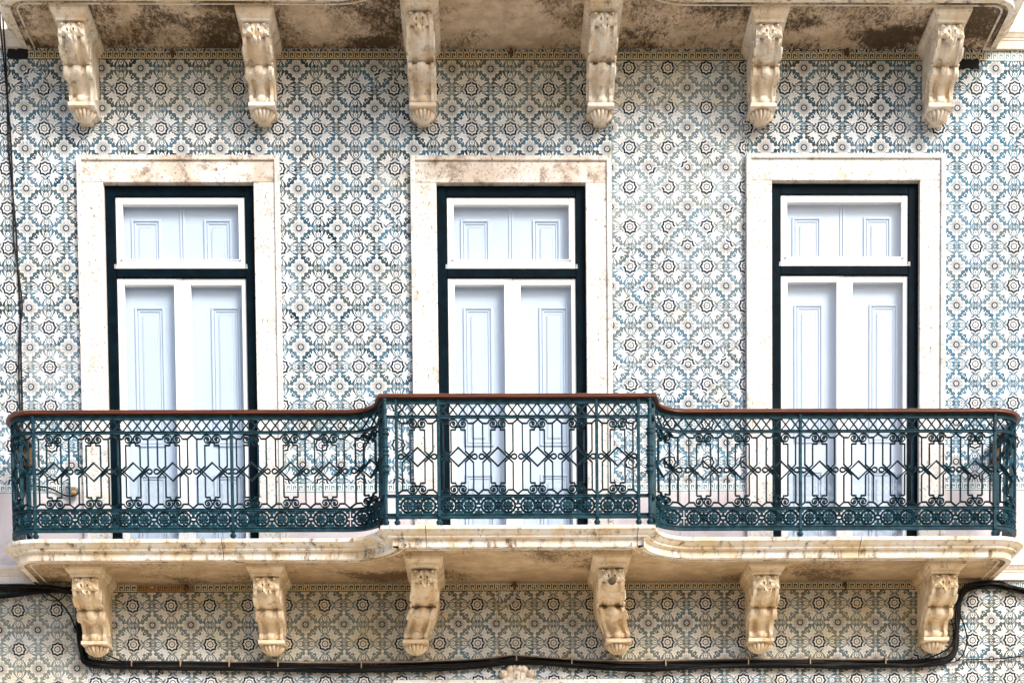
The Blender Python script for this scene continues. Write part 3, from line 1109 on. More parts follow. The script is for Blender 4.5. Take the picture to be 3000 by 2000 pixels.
def make_console(name, proj, lat, zs, mat, group):
    """proj scales the depth, lat bends the foot sideways, zs stretches the height"""
    e = empty(name, (0, 0, 0), "x", "console", group)
    body = [(z, y * (1 + (proj - 1) * min(1, max(0, (-.15 - y) / .28)))) for z, y in BODY]

    def T(x, y, z):
        t = min(1, max(0, (-z - .20) / .27))
        return (x + lat * (t * t * (3 - 2 * t)), y, z * zs)
    # capping block
    a = MB()
    yf = -.535 * proj - (.02 if proj > 1.05 else 0)
    lev = [(.131, yf, .012), (.131, yf, -.019), (.1235, yf + .010, -.0195), (.1230, yf + .011, -.027), (.1195, yf + .018, -.034), (.112, yf + .034, -.0405), (.106, yf + .048, -.0445), (.105, yf + .052, -.0475),
           (.101, yf + .060, -.048), (.101, yf + .060, -.068)]
    V, F = [], []
    for hw, y, z in lev:
        V += [(-hw, .004, z), (-hw, y, z), (hw, y, z), (hw, .004, z)]
    for i in range(len(lev) - 1):
        for k in range(3):
            F.append((i * 4 + k, i * 4 + k + 1, (i + 1) * 4 + k + 1, (i + 1) * 4 + k))
    F += [(0, 3, 2, 1), tuple((len(lev) - 1) * 4 + k for k in range(4))]
    a.add(V, F)
    a.mapped(T).build("capital_block", mat, e, smooth=35)
    # S-shaped body: fillets at the sides, rounded fluting between
    c = MB()
    xs = [-.090, -.066, -.0655, -.058, -.046, -.036, -.028, -.0275, -.018, 0, .018, .0275, .028, .036, .046, .058, .0655, .066, .090]
    hs = [0, 0, -.024, -.027, -.025, -.017, -.012, .000, .006, .009, .006, .000, -.012, -.017, -.025, -.027, -.024, 0, 0]
    V, F = [], []
    # finer steps down the profile
    rows = []
    for (z0, y0), (z1, y1) in zip(body[:-1], body[1:]):
        k = 2 if abs(z1 - z0) > .012 else 1
        rows += [(z0 + (z1 - z0) * j / k, y0 + (y1 - y0) * j / k) for j in range(k)]
    rows.append(body[-1])
    n = len(xs)
    for i, (z, y) in enumerate(rows):
        z0, y0 = rows[max(0, i - 1)]
        z1, y1 = rows[min(len(rows) - 1, i + 1)]
        tz, ty = z1 - z0, y1 - y0
        L = math.hypot(tz, ty) or 1
        ny, nz = tz / L, -ty / L          # outward (towards -y)
        if ny > 0:
            ny, nz = -ny, -nz
        for x, h in zip(xs, hs):
            tw = 1.0 if z > -.345 else .93
            V.append((x * tw, y + ny * h, z + nz * h * .5))
    for i in range(len(rows) - 1):
        for k in range(n - 1):
            F.append((i * n + k, i * n + k + 1, (i + 1) * n + k + 1, (i + 1) * n + k))
    c.add(V, F)
    for sgn, k in ((-1, 0), (1, n - 1)):
        V, F = [], []
        for i, (z, y) in enumerate(rows):
            tw = 1.0 if z > -.345 else .93
            V += [(sgn * .090 * tw, y, z), (sgn * .090 * tw, .004, z)]
        for i in range(len(rows) - 1):
            F.append((2 * i, 2 * i + 1, 2 * i + 3, 2 * i + 2) if sgn < 0 else (2 * i, 2 * i + 2, 2 * i + 3, 2 * i + 1))
        c.add(V, F)
    c.mapped(T).build("scroll_body", mat, e, smooth=40)
    # volutes carved on both cheeks
    for sgn in (-1, 1):
        v = MB()
        X = sgn * .091
        for (cy, cz, r0, r1, turns, a0) in ((-.345 * proj, -.180, .078, .012, 1.6, 200), (-.255 * (1 + (proj - 1) * .5), -.312, .036, .008, 1.2, 120)):
            pts = []
            for i in range(40):
                t = i / 39
                a = R(a0) + turns * 2 * PI * t
                rr = r0 + (r1 - r0) * t
                pts.append((X, cy + rr * math.cos(a), cz + rr * math.sin(a)))
            v.tube(pts, .011, 6, r1=.007)
        pts = [(X, -.31 * proj, -.262), (X, -.25, -.275), (X, -.19, -.30), (X, -.13, -.36), (X, -.11, -.41)]
        v.tube(pts, .009, 6)
        for k, (cy, cz, r_) in enumerate(((-.345 * proj, -.180, .020), (-.25, -.312, .010))):
            v.add([(X + sgn * (.014 if r else 0) * .6, cy + r_ * (1 if r else 1) * math.cos(2 * PI * j / 10), cz + r_ * math.sin(2 * PI * j / 10)) for r in (0, 1) for j in range(10)],
                  [(j, (j + 1) % 10, 10 + (j + 1) % 10, 10 + j) for j in range(10)] + [tuple(range(10, 20))])
        v.mapped(T).build("cheek_volute", mat, e, smooth=60)
    # acanthus mask
    lf = relief(leaf_h, -.098, .098, -.220, -.066, 84, 66, lambda x, z: min(interp(body, z) - .004 + .012, interp(body, max(z, -.17)) + .006 + .02 * max(0, (abs(x) - .06) / .03)))
    lf.mapped(T).build("acanthus_leaf", mat, e, smooth=50)
    # plinth and ribbed drop
    p = MB()
    p.box(-.093, .093, -.205, .004, -.4935, -.4665, bev=.003)
    p.mapped(T).build("plinth", mat, e)
    d = MB()
    V, F = [], []
    prof = [(0, .080), (.006, .086), (.018, .086), (.030, .080), (.042, .069), (.053, .053), (.062, .034), (.069, .012)]
    NA = 112
    for dz_, r_ in prof:
        for k in range(NA + 1):
            a = PI + PI * k / NA
            rb = 1 - .24 * (1 - abs(math.sin(8 * (a - PI) + 0)) ** .6)
            V.append((r_ * rb * math.cos(a), -.085 + r_ * rb * math.sin(a) * 1.15, -.494 - dz_))
    for i in range(len(prof) - 1):
        for k in range(NA):
            F.append((i * (NA + 1) + k, i * (NA + 1) + k + 1, (i + 1) * (NA + 1) + k + 1, (i + 1) * (NA + 1) + k))
    d.add(V, F)
    d.box(-.070, .070, -.0849, .004, -.512, -.4937, bev=.004)
    d.box(-.045, .045, -.070, .004, -.538, -.5125, bev=.004)
    d.mapped(T).build("shell_drop", mat, e, smooth=60)
    return e


GU, GL = "carved consoles under the upper balcony", "carved consoles under the lower balcony"
up = make_console("console", 1.0, 0, 1.0, M['console_pale'], GU)
upc = make_console("console", 1.30, 0, 1.0, M['console_pale'], GU)
lo = make_console("console", .97, 0, .955, M['console_honey'], GL)
lol = make_console("console", 1.38, -.082, .955, M['console_honey'], GL)
lor = make_console("console", 1.40, .078, .955, M['console_honey'], GL)
ul = ["carved scroll console under the upper balcony beside the hanging wires at the left edge",
      "carved scroll console of the upper balcony over the right top corner of the left window",
      "carved scroll console of the upper balcony over the left top corner of the middle window",
      "carved scroll console of the upper balcony over the right top corner of the middle window",
      "carved scroll console of the upper balcony over the left top corner of the right window",
      "carved scroll console of the upper balcony beside the black hole in the tiles"]
for k, x in enumerate((-2.792, -1.534, -.406, .848, 1.996, 3.256)):
    src = upc if k in (2, 3) else up
    o = src if k in (0, 2) else copy_tree(src)
    o.location = (x, 0, 8.725 + .001)
    o["label"] = ul[k]
ll = ["honey coloured console under the lower balcony with black cables running down its left side",
      "straight honey coloured console of the lower balcony, second from the left",
      "honey coloured console under the lower balcony whose foot bends to the left",
      "honey coloured console whose foot bends to the right, with a dark broken nose",
      "straight honey coloured console of the lower balcony, second from the right",
      "honey coloured console under the lower balcony with cables bundled at its right side"]
for k, x in enumerate((-2.785, -1.529, -.420, .871, 1.972, 3.232)):
    src = {2: lol, 3: lor}.get(k, lo)
    o = src if k in (0, 2, 3) else copy_tree(src)
    o.location = (x, 0, Z_SOF - .001)
    o["label"] = ll[k]
    if k == 3:
        d = MB()
        rr = random.Random(4)
        V, F = [], []
        for i in range(7):
            th = PI * i / 6
            for j in range(10):
                ph = 2 * PI * j / 10
                q = 1 + rr.uniform(-.12, .12)
                V.append((.030 * q * math.sin(th) * math.cos(ph), -.690 + .030 * q * math.sin(th) * math.sin(ph), -.172 + .022 * q * math.cos(th)))
        for i in range(6):
            for j in range(10):
                F.append((i * 10 + j, i * 10 + (j + 1) % 10, (i + 1) * 10 + (j + 1) % 10, (i + 1) * 10 + j))
        d.add(V, F)
        tag(d.build("broken_nose", simple('dark_broken_stone', (.12, .085, .06), .8, .5, 60, .3), o, smooth=40), "dark broken nose of the leaf")

# ------------------------------------------------------------------ railing
rail = empty("balcony_railing", (CX, 0, 5.115), "dark green wrought iron balcony railing with a red wood handrail", "railing")
RZ = -5.115
rail_half = [(.90, -.93), (.915, -.875)] + arc(1.15, -.875, .235, 180, 90, 12)[1:] + arc(3.295, -.45, .19, -90, 0, 10) + [(3.485, -.004)]
rail_line = full(rail_half)


def sweep(mb, line, prof):
    """closed section prof = [(outward, z)] swept along a plan line"""
    n, m_ = len(line), len(prof)
    V, F = [], []
    cols = [offset_line(line, -o) for o, z in prof]
    for i in range(n):
        for k, (o, z) in enumerate(prof):
            V.append((cols[k][i].x - CX, cols[k][i].y, z + RZ))
    for i in range(n - 1):
        for k in range(m_):
            k2 = (k + 1) % m_
            F.append((i * m_ + k, (i + 1) * m_ + k, (i + 1) * m_ + k2, i * m_ + k2))
    F.append(tuple(range(m_)))
    F.append(tuple((n - 1) * m_ + k for k in range(m_))[::-1])
    mb.add(V, F)


b = MB()
sweep(b, rail_line, [(.034, 5.957), (.040, 5.962), (.040, 5.968), (.034, 5.972), (.036, 5.978), (.028, 5.985), (.010, 5.989), (-.010, 5.989), (-.028, 5.985), (-.036, 5.978), (-.034, 5.957)])
b.build("handrail", M['wood'], rail, smooth=35)
for z0, z1, wd in ((5.927, 5.956, .011), (5.833, 5.850, .012), (5.314, 5.331, .012), (5.176, 5.206, .014)):
    b = MB()
    h = z1 - z0
    sweep(b, rail_line, [(wd, z0), (wd, z0 + h * .25), (wd * .55, z0 + h * .45), (wd * .55, z0 + h * .6), (wd, z0 + h * .8), (wd, z1), (-wd, z1), (-wd, z0)])
    b.build("rail_bar", M['iron'], rail)

MW = .2665
ZF0, ZF1 = 5.331, 5.833


def uv(px, py):
    return ((px - 462) / 427 * MW, ZF0 + (1163 - py) / 835 * (ZF1 - ZF0))


def scroll_pattern(seg):
    mb = MB()
    w, d = .0102, .016
    kw = dict(maxseg=seg)
    y0 = .006
    mx = lambda pts: [(-x, z) for x, z in pts]
    mb.strand([uv(300, 385), uv(300, 685), uv(462, 850), uv(625, 685), uv(625, 385)], w, d, y0, **kw)
    mb.strand([uv(300, 1110), uv(300, 810), uv(462, 648), uv(625, 810), uv(625, 1110)], w, d, y0 - .001, **kw)
    # inner cartouche bars with the side loops
    lp = []
    for k in range(9):
        a = R(45 + 270 * k / 8)
        lp.append(uv(286 + 27 * math.cos(a), 746 - 27 * math.sin(a)))
    inner = [uv(385, 455), uv(385, 690)]
    lower = [uv(385, 805), uv(385, 1035)]
    line = inner + lp[::-1] + lower
    mb.strand(line, w, d, y0 - .0015, **kw)
    mb.strand(mx(line), w, d, y0 - .0015, **kw)
    for sg, yy in ((1, 455), (-1, 1035)):
        top = [uv(385, yy), uv(432, yy)] + [uv(462 + 28 * math.cos(R(a)), yy - sg * 14 - sg * 20 * math.sin(R(a))) for a in (170, 135, 90, 45, 10)] + [uv(492, yy), uv(540, yy)]
        mb.strand(top, w, d, y0, **kw)
    for sg, ys, ye, yc in ((1, 385, 335, 390), (-1, 1110, 1160, 1103)):
        for side in (-1, 1):
            f = (lambda P: P) if side < 0 else mx
            mb.strand(f([uv(238, ye - sg * 3), uv(300, ys), uv(352, ys)]), w, d, y0 - .0008, **kw)
            pts = [uv(352, ys)]
            for k in range(26):
                t = k / 25
                a = R(172 - 640 * t)
                r_ = 56 - 46 * t
                pts.append(uv(411 + r_ * math.cos(a), yc - sg * r_ * math.sin(a)))
            mb.strand(f(pts), w * .95, d, y0 - .0004, maxseg=None)
            q = MB()
            q.add([uv_ for uv_ in []], [])
            cxp, czp = uv(411, yc)
            cxp = cxp if side < 0 else -cxp
            mb.prism([(cxp + .0085 * math.cos(2 * PI * k / 10), czp + .0085 * math.sin(2 * PI * k / 10)) for k in range(10)], y0 - .015, y0)
    return mb


def lattice_pattern(seg, n=4):
    mb = MB()
    z0, z1 = 5.850, 5.927
    p = MW / n
    for k in range(n):
        xa, xb = -MW / 2 + k * p, -MW / 2 + (k + 1) * p
        mb.strand([(xa + .003, z0), (xb - .003, z1)], .0095, .011, .004, maxseg=seg)
        mb.strand([(xa + .003, z1), (xb - .003, z0)], .0095, .011, .0055, maxseg=seg)
    return mb


def frieze_pattern(seg):
    mb = MB()
    z0, z1 = 5.206, 5.314
    zc = (z0 + z1) / 2
    ci = lambda x, r, n: [(x + r * math.cos(2 * PI * k / n), zc + r * math.sin(2 * PI * k / n)) for k in range(n)]
    for x in (-.067, .067):
        mb.strand(ci(x, .0460, 24), .0145, .016, .006, closed=True)
    mb.strand(ci(0, .0225, 14), .012, .014, .006, closed=True)
    for x in (0, -MW / 2, MW / 2):
        for sz in (-1, 1):
            # small lily between the rings, against the bars
            zb = zc + sz * .053
            pts = [(-.030, zb), (-.024, zb - sz * .017), (-.008, zb - sz * .019), (-.010, zb - sz * .030 if x == 0 else zb - sz * .034), (.010, zb - sz * .030 if x == 0 else zb - sz * .034), (.008, zb - sz * .019), (.024, zb - sz * .017), (.030, zb)]
            if x < 0:
                pts = [(max(0.0, a), c) for a, c in pts]
            if x > 0:
                pts = [(min(0.0, a), c) for a, c in pts]
            mb.prism([(x + a, c) for a, c in pts], -.006, .004)
            mb.strand([(x + (-.004 if x > 0 else .004 if x < 0 else 0), zb - sz * .004), (x + (-.004 if x > 0 else .004 if x < 0 else 0), zb - sz * .026)], .007, .014, .004, groove=False)
    # straps binding neighbouring big rings
    for x in (-MW / 2, MW / 2):
        s_ = 1 if x < 0 else -1
        for sz in (-1, 1):
            mb.strand([(x, zc + sz * .013), (x + s_ * .014, zc + sz * .011), (x + s_ * .030, zc + sz * .024)], .011, .012, .004)
    for sx in (-1, 1):
        for sz in (-1, 1):
            mb.strand([(sx * .014, zc + sz * .017), (sx * .026, zc + sz * .030), (sx * .040, zc + sz * .050)], .011, .012, .004)
    return mb


def rosette_pattern(x, r=.037, n=8):
    mb = MB()
    zc = 5.260
    V, F = [], []
    K = 48
    rad = [0, .22, .30, .55, .8, 1.0]
    hgt = [.017, .016, .009, .014, .012, .004]
    for q, h in zip(rad, hgt):
        for k in range(K):
            a = 2 * PI * k / K
            lob = .80 + .20 * abs(math.cos(n / 2 * a)) ** .7 if q > .4 else 1
            V.append((x + r * q * lob * math.cos(a), .004 - h * (1 if q < .4 else (.6 + .4 * abs(math.cos(n / 2 * a)))), zc + r * q * lob * math.sin(a)))
    for i in range(len(rad) - 1):
        for k in range(K):
            k2 = (k + 1) % K
            F.append((i * K + k, i * K + k2, (i + 1) * K + k2, (i + 1) * K + k))
    V += [(x + r * .97 * (.80 + .20 * abs(math.cos(n / 2 * 2 * PI * k / K)) ** .7) * math.cos(2 * PI * k / K), .005, zc + r * .97 * (.80 + .20 * abs(math.cos(n / 2 * 2 * PI * k / K)) ** .7) * math.sin(2 * PI * k / K)) for k in range(K)]
    b_ = len(rad) * K
    F += [((len(rad) - 1) * K + k, (len(rad) - 1) * K + (k + 1) % K, b_ + (k + 1) % K, b_ + k) for k in range(K)]
    F.append(tuple(b_ + k for k in range(K)))
    mb.add(V, F)
    return mb


sub = lambda x, y, z: (x, y, z + RZ)
ME = {'scroll_panel': scroll_pattern(None).mapped(sub).mesh("scroll_panel", M['iron'], 40),
      'lattice_band': lattice_pattern(None).mapped(sub).mesh("lattice_band", M['iron'], 30),
      'rosette_frieze': frieze_pattern(None).mapped(sub).mesh("rosette_frieze", M['iron'], 40),
      'r0': rosette_pattern(-.067).mapped(sub).mesh("rosette", M['iron'], 60),
      'r1': rosette_pattern(.067).mapped(sub).mesh("rosette", M['iron'], 60),
      'r2': rosette_pattern(0, .0165, 6).mapped(sub).mesh("rosette", M['iron'], 60)}


def module(x, y, sx=1.0, rot=0.0):
    for nm in ('scroll_panel', 'lattice_band', 'rosette_frieze'):
        o = link(nm, ME[nm], rail, (x, y, 0))
        o.scale = (sx, 1, 1)
        o.rotation_euler = (0, 0, rot)
        if nm == 'rosette_frieze':
            for k in ('r0', 'r1', 'r2'):
                link("rosette", ME[k], o)


def curved_module(fn, width):
    """fn(s, out) -> plan point; s in -width/2..width/2"""
    k = width / MW

    def mp(x, y, z):
        px, py = fn(x * k, -y)
        return (px - CX, py, z + RZ)
    fr = None
    for nm, pat in (('scroll_panel', scroll_pattern(.02)), ('lattice_band', lattice_pattern(.02)), ('rosette_frieze', frieze_pattern(.02))):
        o = pat.mapped(mp).build(nm, M['iron'], rail, smooth=40)
        fr = o
    for args in ((-.067,), (.067,), (0, .0165, 6)):
        rosette_pattern(*args).mapped(mp).build("rosette", M['iron'], fr, smooth=60)


# middle bay: posts at +-.53 and +-.81
for k in range(4):
    module((k - 1.5) * .265, -.93, .265 / MW)
for s_ in (-1, 1):
    module(s_ * .670, -.93, .27 / MW)
    for k in range(3):
        module(s_ * (1.15 + .2665 * (k + .5)), -.64, .2665 / MW)
    for k in range(5):
        module(s_ * (1.9495 + .2691 * (k + .5)), -.64, .2691 / MW)
    module(s_ * 3.485, -.45 + .14, .262 / MW, s_ * PI / 2)
    # concave quarter bend beside the middle bay
    rad = .235

    def bend(s, o, s_=s_):
        # arc length from the straight side: th 0 at the side line, growing towards the middle bay
        th = (.165 - s * s_) / rad
        a = R(90) + th
        return (CX + s_ * (1.15 + (rad - o) * math.cos(a)), -.875 + (rad - o) * math.sin(a))
    curved_module(bend, .315)

    # convex rounded end
    def corner(s, o, s_=s_):
        th = (s * s_ + .149) / .19
        a = R(-90) + th
        return (CX + s_ * (3.295 + (.19 + o) * math.cos(a)), -.45 + (.19 + o) * math.sin(a))
    curved_module(corner, .285)

# posts, columns, feet
post = MB()
post.box(-.010, .010, -.020, .012, .062, .842, bev=.003)
for z in (.205, .725):
    post.lathe([(.0065, z - .006), (.0075, z), (.0065, z + .006)], 8, 0, -.020)
post_me = post.mesh("post", M['iron'])
FOOT = [(.007, .000), (.012, .002), (.013, .008), (.011, .014), (.021, .030), (.022, .036), (.016, .046), (.011, .052), (.014, .056), (.014, .0605)]
ft = MB()
ft.lathe(FOOT, 16)
foot_me = ft.mesh("foot", M['iron'], 40)
COLP = [(.007, 0), (.013, .003), (.022, .028), (.022, .034), (.012, .052), (.016, .056), (.017, .066), (.0125, .070), (.0125, .078), (.016, .082), (.016, .088), (.0125, .092),
        (.0125, .205), (.0165, .209), (.0165, .218), (.0135, .222), (.0145, .30), (.018, .345), (.021, .352), (.027, .360), (.027, .368), (.020, .374), (.018, .385), (.026, .393), (.028, .400), (.026, .406),
        (.019, .412), (.020, .45), (.019, .462), (.025, .468), (.025, .476), (.019, .481), (.019, .490), (.026, .495), (.026, .503), (.019, .508), (.019, .516), (.024, .521), (.024, .529),
        (.016, .534), (.018, .56), (.020, .60), (.027, .606), (.028, .614), (.021, .620), (.020, .632), (.026, .638), (.025, .646), (.017, .652), (.015, .70), (.0125, .745), (.0160, .750), (.0160, .757),
        (.0125, .762), (.0160, .767), (.0160, .774), (.0120, .780), (.0115, .822), (.016, .828), (.016, .842)]
cm = MB()
cm.lathe(COLP, 18)
col_me = cm.mesh("column", M['iron'], 35)
for s_ in (-1, 1):
    for x, y in ((.530, -.93), (.810, -.93), (1.9495, -.64), (3.295, -.64)):
        link("post", post_me, rail, (s_ * x, y, 0))
        link("foot", foot_me, rail, (s_ * x, y, .0005))
    o = link("post", post_me, rail, (s_ * .917, -.862, 0))
    o.rotation_euler = (0, 0, -s_ * PI / 2 * .8)
    link("foot", foot_me, rail, (s_ * .925, -.84, .0005))
    link("column", col_me, rail, (s_ * .885, -.945, .0005))
    o = link("post", post_me, rail, (s_ * 3.485, -.03, 0))
    o.rotation_euler = (0, 0, s_ * PI / 2)
    link("foot", foot_me, rail, (s_ * 3.485, -.03, .0005))
    # scrolled wooden bracket where the handrail meets the wall
    q = MB()
    q.box(s_ * 3.485 - .03, s_ * 3.485 + .03, -.05, -.013, .70, .835, bev=.008)
    tag(q.build("wall_bracket", M['hook_rust'], rail))


# ------------------------------------------------------------------ cables
def smooth_path(pts, k=6):
    P = [Vector(p) for p in pts]
    o = []
    for i in range(len(P) - 1):
        p0, p1, p2, p3 = P[max(i - 1, 0)], P[i], P[i + 1], P[min(i + 2, len(P) - 1)]
        for j in range(k):
            t = j / k
            o.append(.5 * ((2 * p1) + (p2 - p0) * t + (2 * p0 - 5 * p1 + 4 * p2 - p3) * t * t + (3 * p1 - p0 - 3 * p2 + p3) * t ** 3))
    o.append(P[-1])
    return o


MAIN = [(-4.9, 4.955), (-3.9, 4.958), (-3.486, 4.961), (-3.217, 4.960), (-3.03, 4.952), (-2.945, 4.92), (-2.918, 4.82), (-2.918, 4.68), (-2.90, 4.50), (-2.835, 4.425), (-2.472, 4.406), (-1.539, 4.394), (-.8, 4.381), (-.109, 4.402),
        (.217, 4.435), (.633, 4.403), (1.054, 4.382), (1.674, 4.396), (2.421, 4.393), (2.919, 4.392), (3.268, 4.405), (3.40, 4.46), (3.425, 4.60), (3.432, 4.74), (3.455, 4.88), (3.545, 4.952), (3.74, 4.955), (3.915, 4.915), (4.3, 4.85), (4.95, 4.80)]


def bundle(name, pts, n, spread, r, label, seed, ycent=-.035, group=None):
    rr = random.Random(seed)
    e = empty(name, (pts[0][0], 0, pts[0][1]), label, "cables", group)
    fine = [(p.x, p.y) for p in smooth_path([(x, z) for x, z in pts], 2)]
    for k in range(n):
        a = 2 * PI * k / n + rr.uniform(-.3, .3)
        ro = spread * math.sqrt(rr.uniform(.1, 1))
        P = []
        for i, (x, z) in enumerate(fine):
            a += rr.uniform(-.7, .7)
            ro = max(.004, min(spread * 1.25, ro + rr.uniform(-.35, .35) * spread))
            P.append((x + ro * .7 * math.cos(a) - pts[0][0], ycent + min(.018, .022 * math.sin(a + 1.3)), z + ro * math.sin(a) - pts[0][1]))
        mb = MB()
        mb.tube(smooth_path(P, 3), r * rr.uniform(.5, 1.4), 6)
        mb.build("cable", M['cable'] if rr.random() < .75 else M['cable_dusty'], e, smooth=60)
    return e


mainb = bundle("cable_bundle", MAIN, 20, .023, .0070, "thick black bundle of cables hung along the wall below the lower balcony", 3)
# loose loops sagging from the bundle
for pts, r_ in (([(-2.92, 4.47), (-2.75, 4.43), (-2.2, 4.385), (-1.6, 4.365), (-1.0, 4.35), (-.4, 4.37), (0, 4.395)], .006),
                ([(.5, 4.40), (.8, 4.365), (1.15, 4.345), (1.5, 4.365), (1.9, 4.385)], .006),
                ([(1.65, 4.39), (1.62, 4.33), (1.66, 4.20), (1.64, 4.06)], .004),
                ([(2.3, 4.375), (2.7, 4.36), (3.1, 4.40), (3.36, 4.50), (3.40, 4.62), (3.375, 4.74), (3.40, 4.86)], .006),
                ([(3.46, 4.90), (3.44, 4.76), (3.475, 4.66), (3.495, 4.56), (3.47, 4.46), (3.42, 4.41)], .005),
                ([(-3.2, 4.95), (-3.15, 4.88), (-3.06, 4.87), (-3.0, 4.93), (-2.96, 4.96)], .004),
                ([(-3.7, 4.88), (-3.45, 4.905), (-3.2, 4.93), (-3.0, 4.955), (-2.9, 4.95)], .011),
                ([(-3.7, 4.87), (-3.45, 4.892), (-3.2, 4.922), (-3.0, 4.935), (-2.9, 4.90)], .009),
                ([(-3.2, 4.94), (-3.08, 4.88), (-2.99, 4.77), (-2.945, 4.65)], .006),
                ([(-2.90, 4.60), (-2.86, 4.545), (-2.70, 4.47), (-2.56, 4.415)], .005)):
    mb = MB()
    P = [(x + 4.9, -.045 + rng.uniform(-.006, .006), z - 4.955) for x, z in pts]
    mb.tube(smooth_path(P, 5), r_, 6)
    mb.build("cable", M['cable'], mainb, smooth=60)
for x, z in ((-2.55, 4.408), (-2.2, 4.404), (-1.85, 4.402), (-1.5, 4.40), (-.9, 4.388), (.22, 4.435), (.62, 4.41), (1.3, 4.392), (1.9, 4.40), (2.35, 4.40), (2.9, 4.40)):
    mb = MB()
    mb.box(x + 4.9 - .004, x + 4.9 + .004, -.068, -.004, z - 4.955 - .012, z - 4.955 + .042, bev=.001)
    mb.build("cable_clip", M['tan_pipe'], mainb)
mb = MB()
mb.tube([(x + 2.80, y, z - 4.436) for x, y, z in smooth_path([(-2.80, -.016, 4.436), (-2.4, -.016, 4.435), (-1.5, -.016, 4.427), (-.6, -.016, 4.428), (-.1, -.016, 4.440), (.217, -.016, 4.468), (.6, -.016, 4.440), (1.1, -.016, 4.428), (1.9, -.016, 4.436), (2.9, -.016, 4.430)], 5)], .0085, 8)
o = mb.build("conduit", M['tan_pipe'], None, smooth=60, loc=(-2.80, 0, 4.436))
tag(o, "thin tan conduit lying along the top of the black cable bundle", "conduit")
# wires hanging down at the left edge
e = empty("hanging_wire", (-3.36, 0, 9.05), "pair of thin black wires hanging down the tiles at the left edge", "wires")
for k, dx in ((0, 0.0), (1, .02)):
    P = [(-3.36, 9.9), (-3.36, 9.051), (-3.354, 8.911), (-3.351, 8.466), (-3.352, 8.067), (-3.324, 7.643), (-3.31, 7.407), (-3.307, 7.17), (-3.298, 6.932), (-3.299, 6.694), (-3.299, 6.193), (-3.30, 5.74), (-3.315, 5.60)]
    P = [(x + 3.36 + (dx * math.sin(i * 1.7 + k) if k else 0), (-.07 if 8.7 < z < 8.95 else -.013) - .01 * k, z - 9.05) for i, (x, z) in enumerate(P)]
    mb = MB()
    mb.tube(smooth_path(P, 5), .0062, 6)
    mb.build("wire", M['cable'], e, smooth=60)
mb = MB()
mb.tube([(x + 3.315, y, z - 5.60) for x, y, z in smooth_path([(-3.30, -.03, 5.62), (-3.345, -.03, 5.50), (-3.352, -.03, 5.35), (-3.34, -.06, 5.18), (-3.31, -.09, 5.08), (-3.24, -.075, 5.0), (-3.17, -.05, 4.955)], 5)], .005, 6)
tag(mb.build("wire", M['cable'], None, smooth=60, loc=(-3.315, 0, 5.60)), "thin black wire looping down past the left end of the balcony", "wire")
mb = MB()
mb.tube([(x - 3.42, y, z - 4.42) for x, y, z in smooth_path([(3.42, -.03, 4.42), (3.55, -.02, 4.425), (3.75, -.02, 4.43), (3.92, -.02, 4.45), (4.4, -.02, 4.50), (4.95, -.02, 4.52)], 5)], .0045, 6)
tag(mb.build("wire", M['cable'], None, smooth=60, loc=(3.42, 0, 4.42)), "thin black wire running off to the right edge from the cable bundle", "wire")
e = empty("wall_lamp", (-2.93, 0, 5.61), "small white wall lamp housing behind the left part of the railing", "lamp")
mb = MB()
mb.box(-.03, .03, -.10, -.012, .03, .15, bev=.012)
mb.box(-.04, .04, -.0125, .0, .0, .16, bev=.004)
mb.build("housing", M['plastic'], e)
mb = MB()
mb.box(-.022, .012, -.085, -.025, -.002, .03, bev=.006)
mb.build("lens", M['lamp_amber'], e)
mb = MB()
mb.tube([(x + 2.93, y, z - 5.61) for x, y, z in smooth_path([(-3.25, -.02, 5.685), (-3.12, -.025, 5.668), (-3.01, -.03, 5.615), (-2.94, -.05, 5.605), (-2.90, -.05, 5.63)], 6)], .006, 6)
mb.build("cable", M['cable'], e, smooth=60)

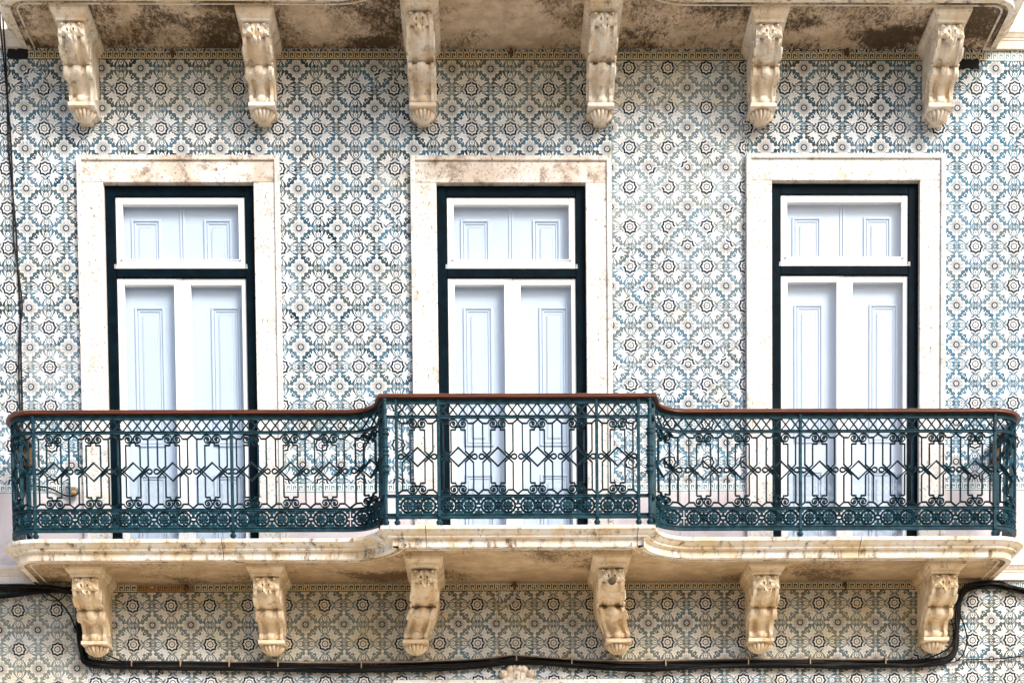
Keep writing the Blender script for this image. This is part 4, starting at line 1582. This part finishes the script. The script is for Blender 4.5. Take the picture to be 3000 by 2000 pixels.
# rusty hooks in the key borders
hooks = [(-2.177, 8.691, "rusty hook in the upper key border above the left window"), (.222, 8.70, "rusty hook in the upper key border above the middle window"),
         (2.624, 8.705, "rusty hook in the upper key border above the right window"), (-2.154, 4.963, "rusty hook in the lower key border beside its brown stained stretch"),
         (.211, 4.971, "rusty hook in the lower key border between the two bent consoles"), (2.611, 4.961, "rusty hook in the lower key border between the two rightmost consoles")]
mb = MB()
mb.tube(smooth_path([(0, .004, .012), (0, -.03, .014), (0, -.05, .0), (0, -.045, -.03), (0, -.03, -.04)], 4), .010, 7, r1=.006)
mb.lathe([(.004, -.012), (.018, -.006), (.020, .006), (.012, .018), (.004, .022)], 10, 0, -.012)
hme = mb.mesh("rusty_hook", M['hook_rust'], 50)
for x, z, l in hooks:
    tag(link("rusty_hook", hme, None, (x, 0, z)), l, "hook", "rusty hooks in the key borders")
mb = MB()
mb.tube(smooth_path([(0, .004, 0), (0, -.03, .008), (.004, -.035, -.012), (.002, -.03, -.03)], 4), .005, 6)
tag(mb.build("wall_pin", M['hook_rust'], None, smooth=50, loc=(-2.926, 0, 7.835)), "small rusty pin beside the top left corner of the left window", "pin")


# ------------------------------------------------------------------ shell ornament over the door below
def shell_h(x, z):
    ax = abs(x)
    h = max(ell(x, z, 0, .095, .075, .085, .030), ell(ax, z, .050, .145, .030, .034, .045, R(35)), ell(ax, z, .018, .150, .022, .030, .048),
            ell(x, z, 0, .152, .024, .020, .066), ell(ax, z, .100, .112, .030, .030, .060), ell(ax, z, .075, .048, .052, .040, .055), ell(x, z, 0, .03, .13, .07, .035))
    if h <= 0:
        return -1
    for cx_, cz_, r_ in ((.100, .120, .011), (.075, .045, .017)):
        d = math.hypot(ax - cx_, z - cz_)
        if d < r_:
            h -= .02 * (1 - d / r_)
    if math.hypot(x, z - .158) < .010:
        h -= .03
    if abs(ax - (.030 - (.15 - z) * .10)) < .0025 and .03 < z < .13:
        h -= .010
    for zz in (.105, .082, .055):
        h = max(h, ell(x, z, 0, zz, .011, .010, .052))
    return max(h, .001)


mb = relief(shell_h, -.145, .145, -.03, .185, 96, 72, lambda x, z: .0)
o = mb.build("shell_ornament", M['console_pale'], None, smooth=50, loc=(.224, -.002, 4.228))
tag(o, "carved stone shell with curled volutes below the cables at the bottom centre", "ornament")
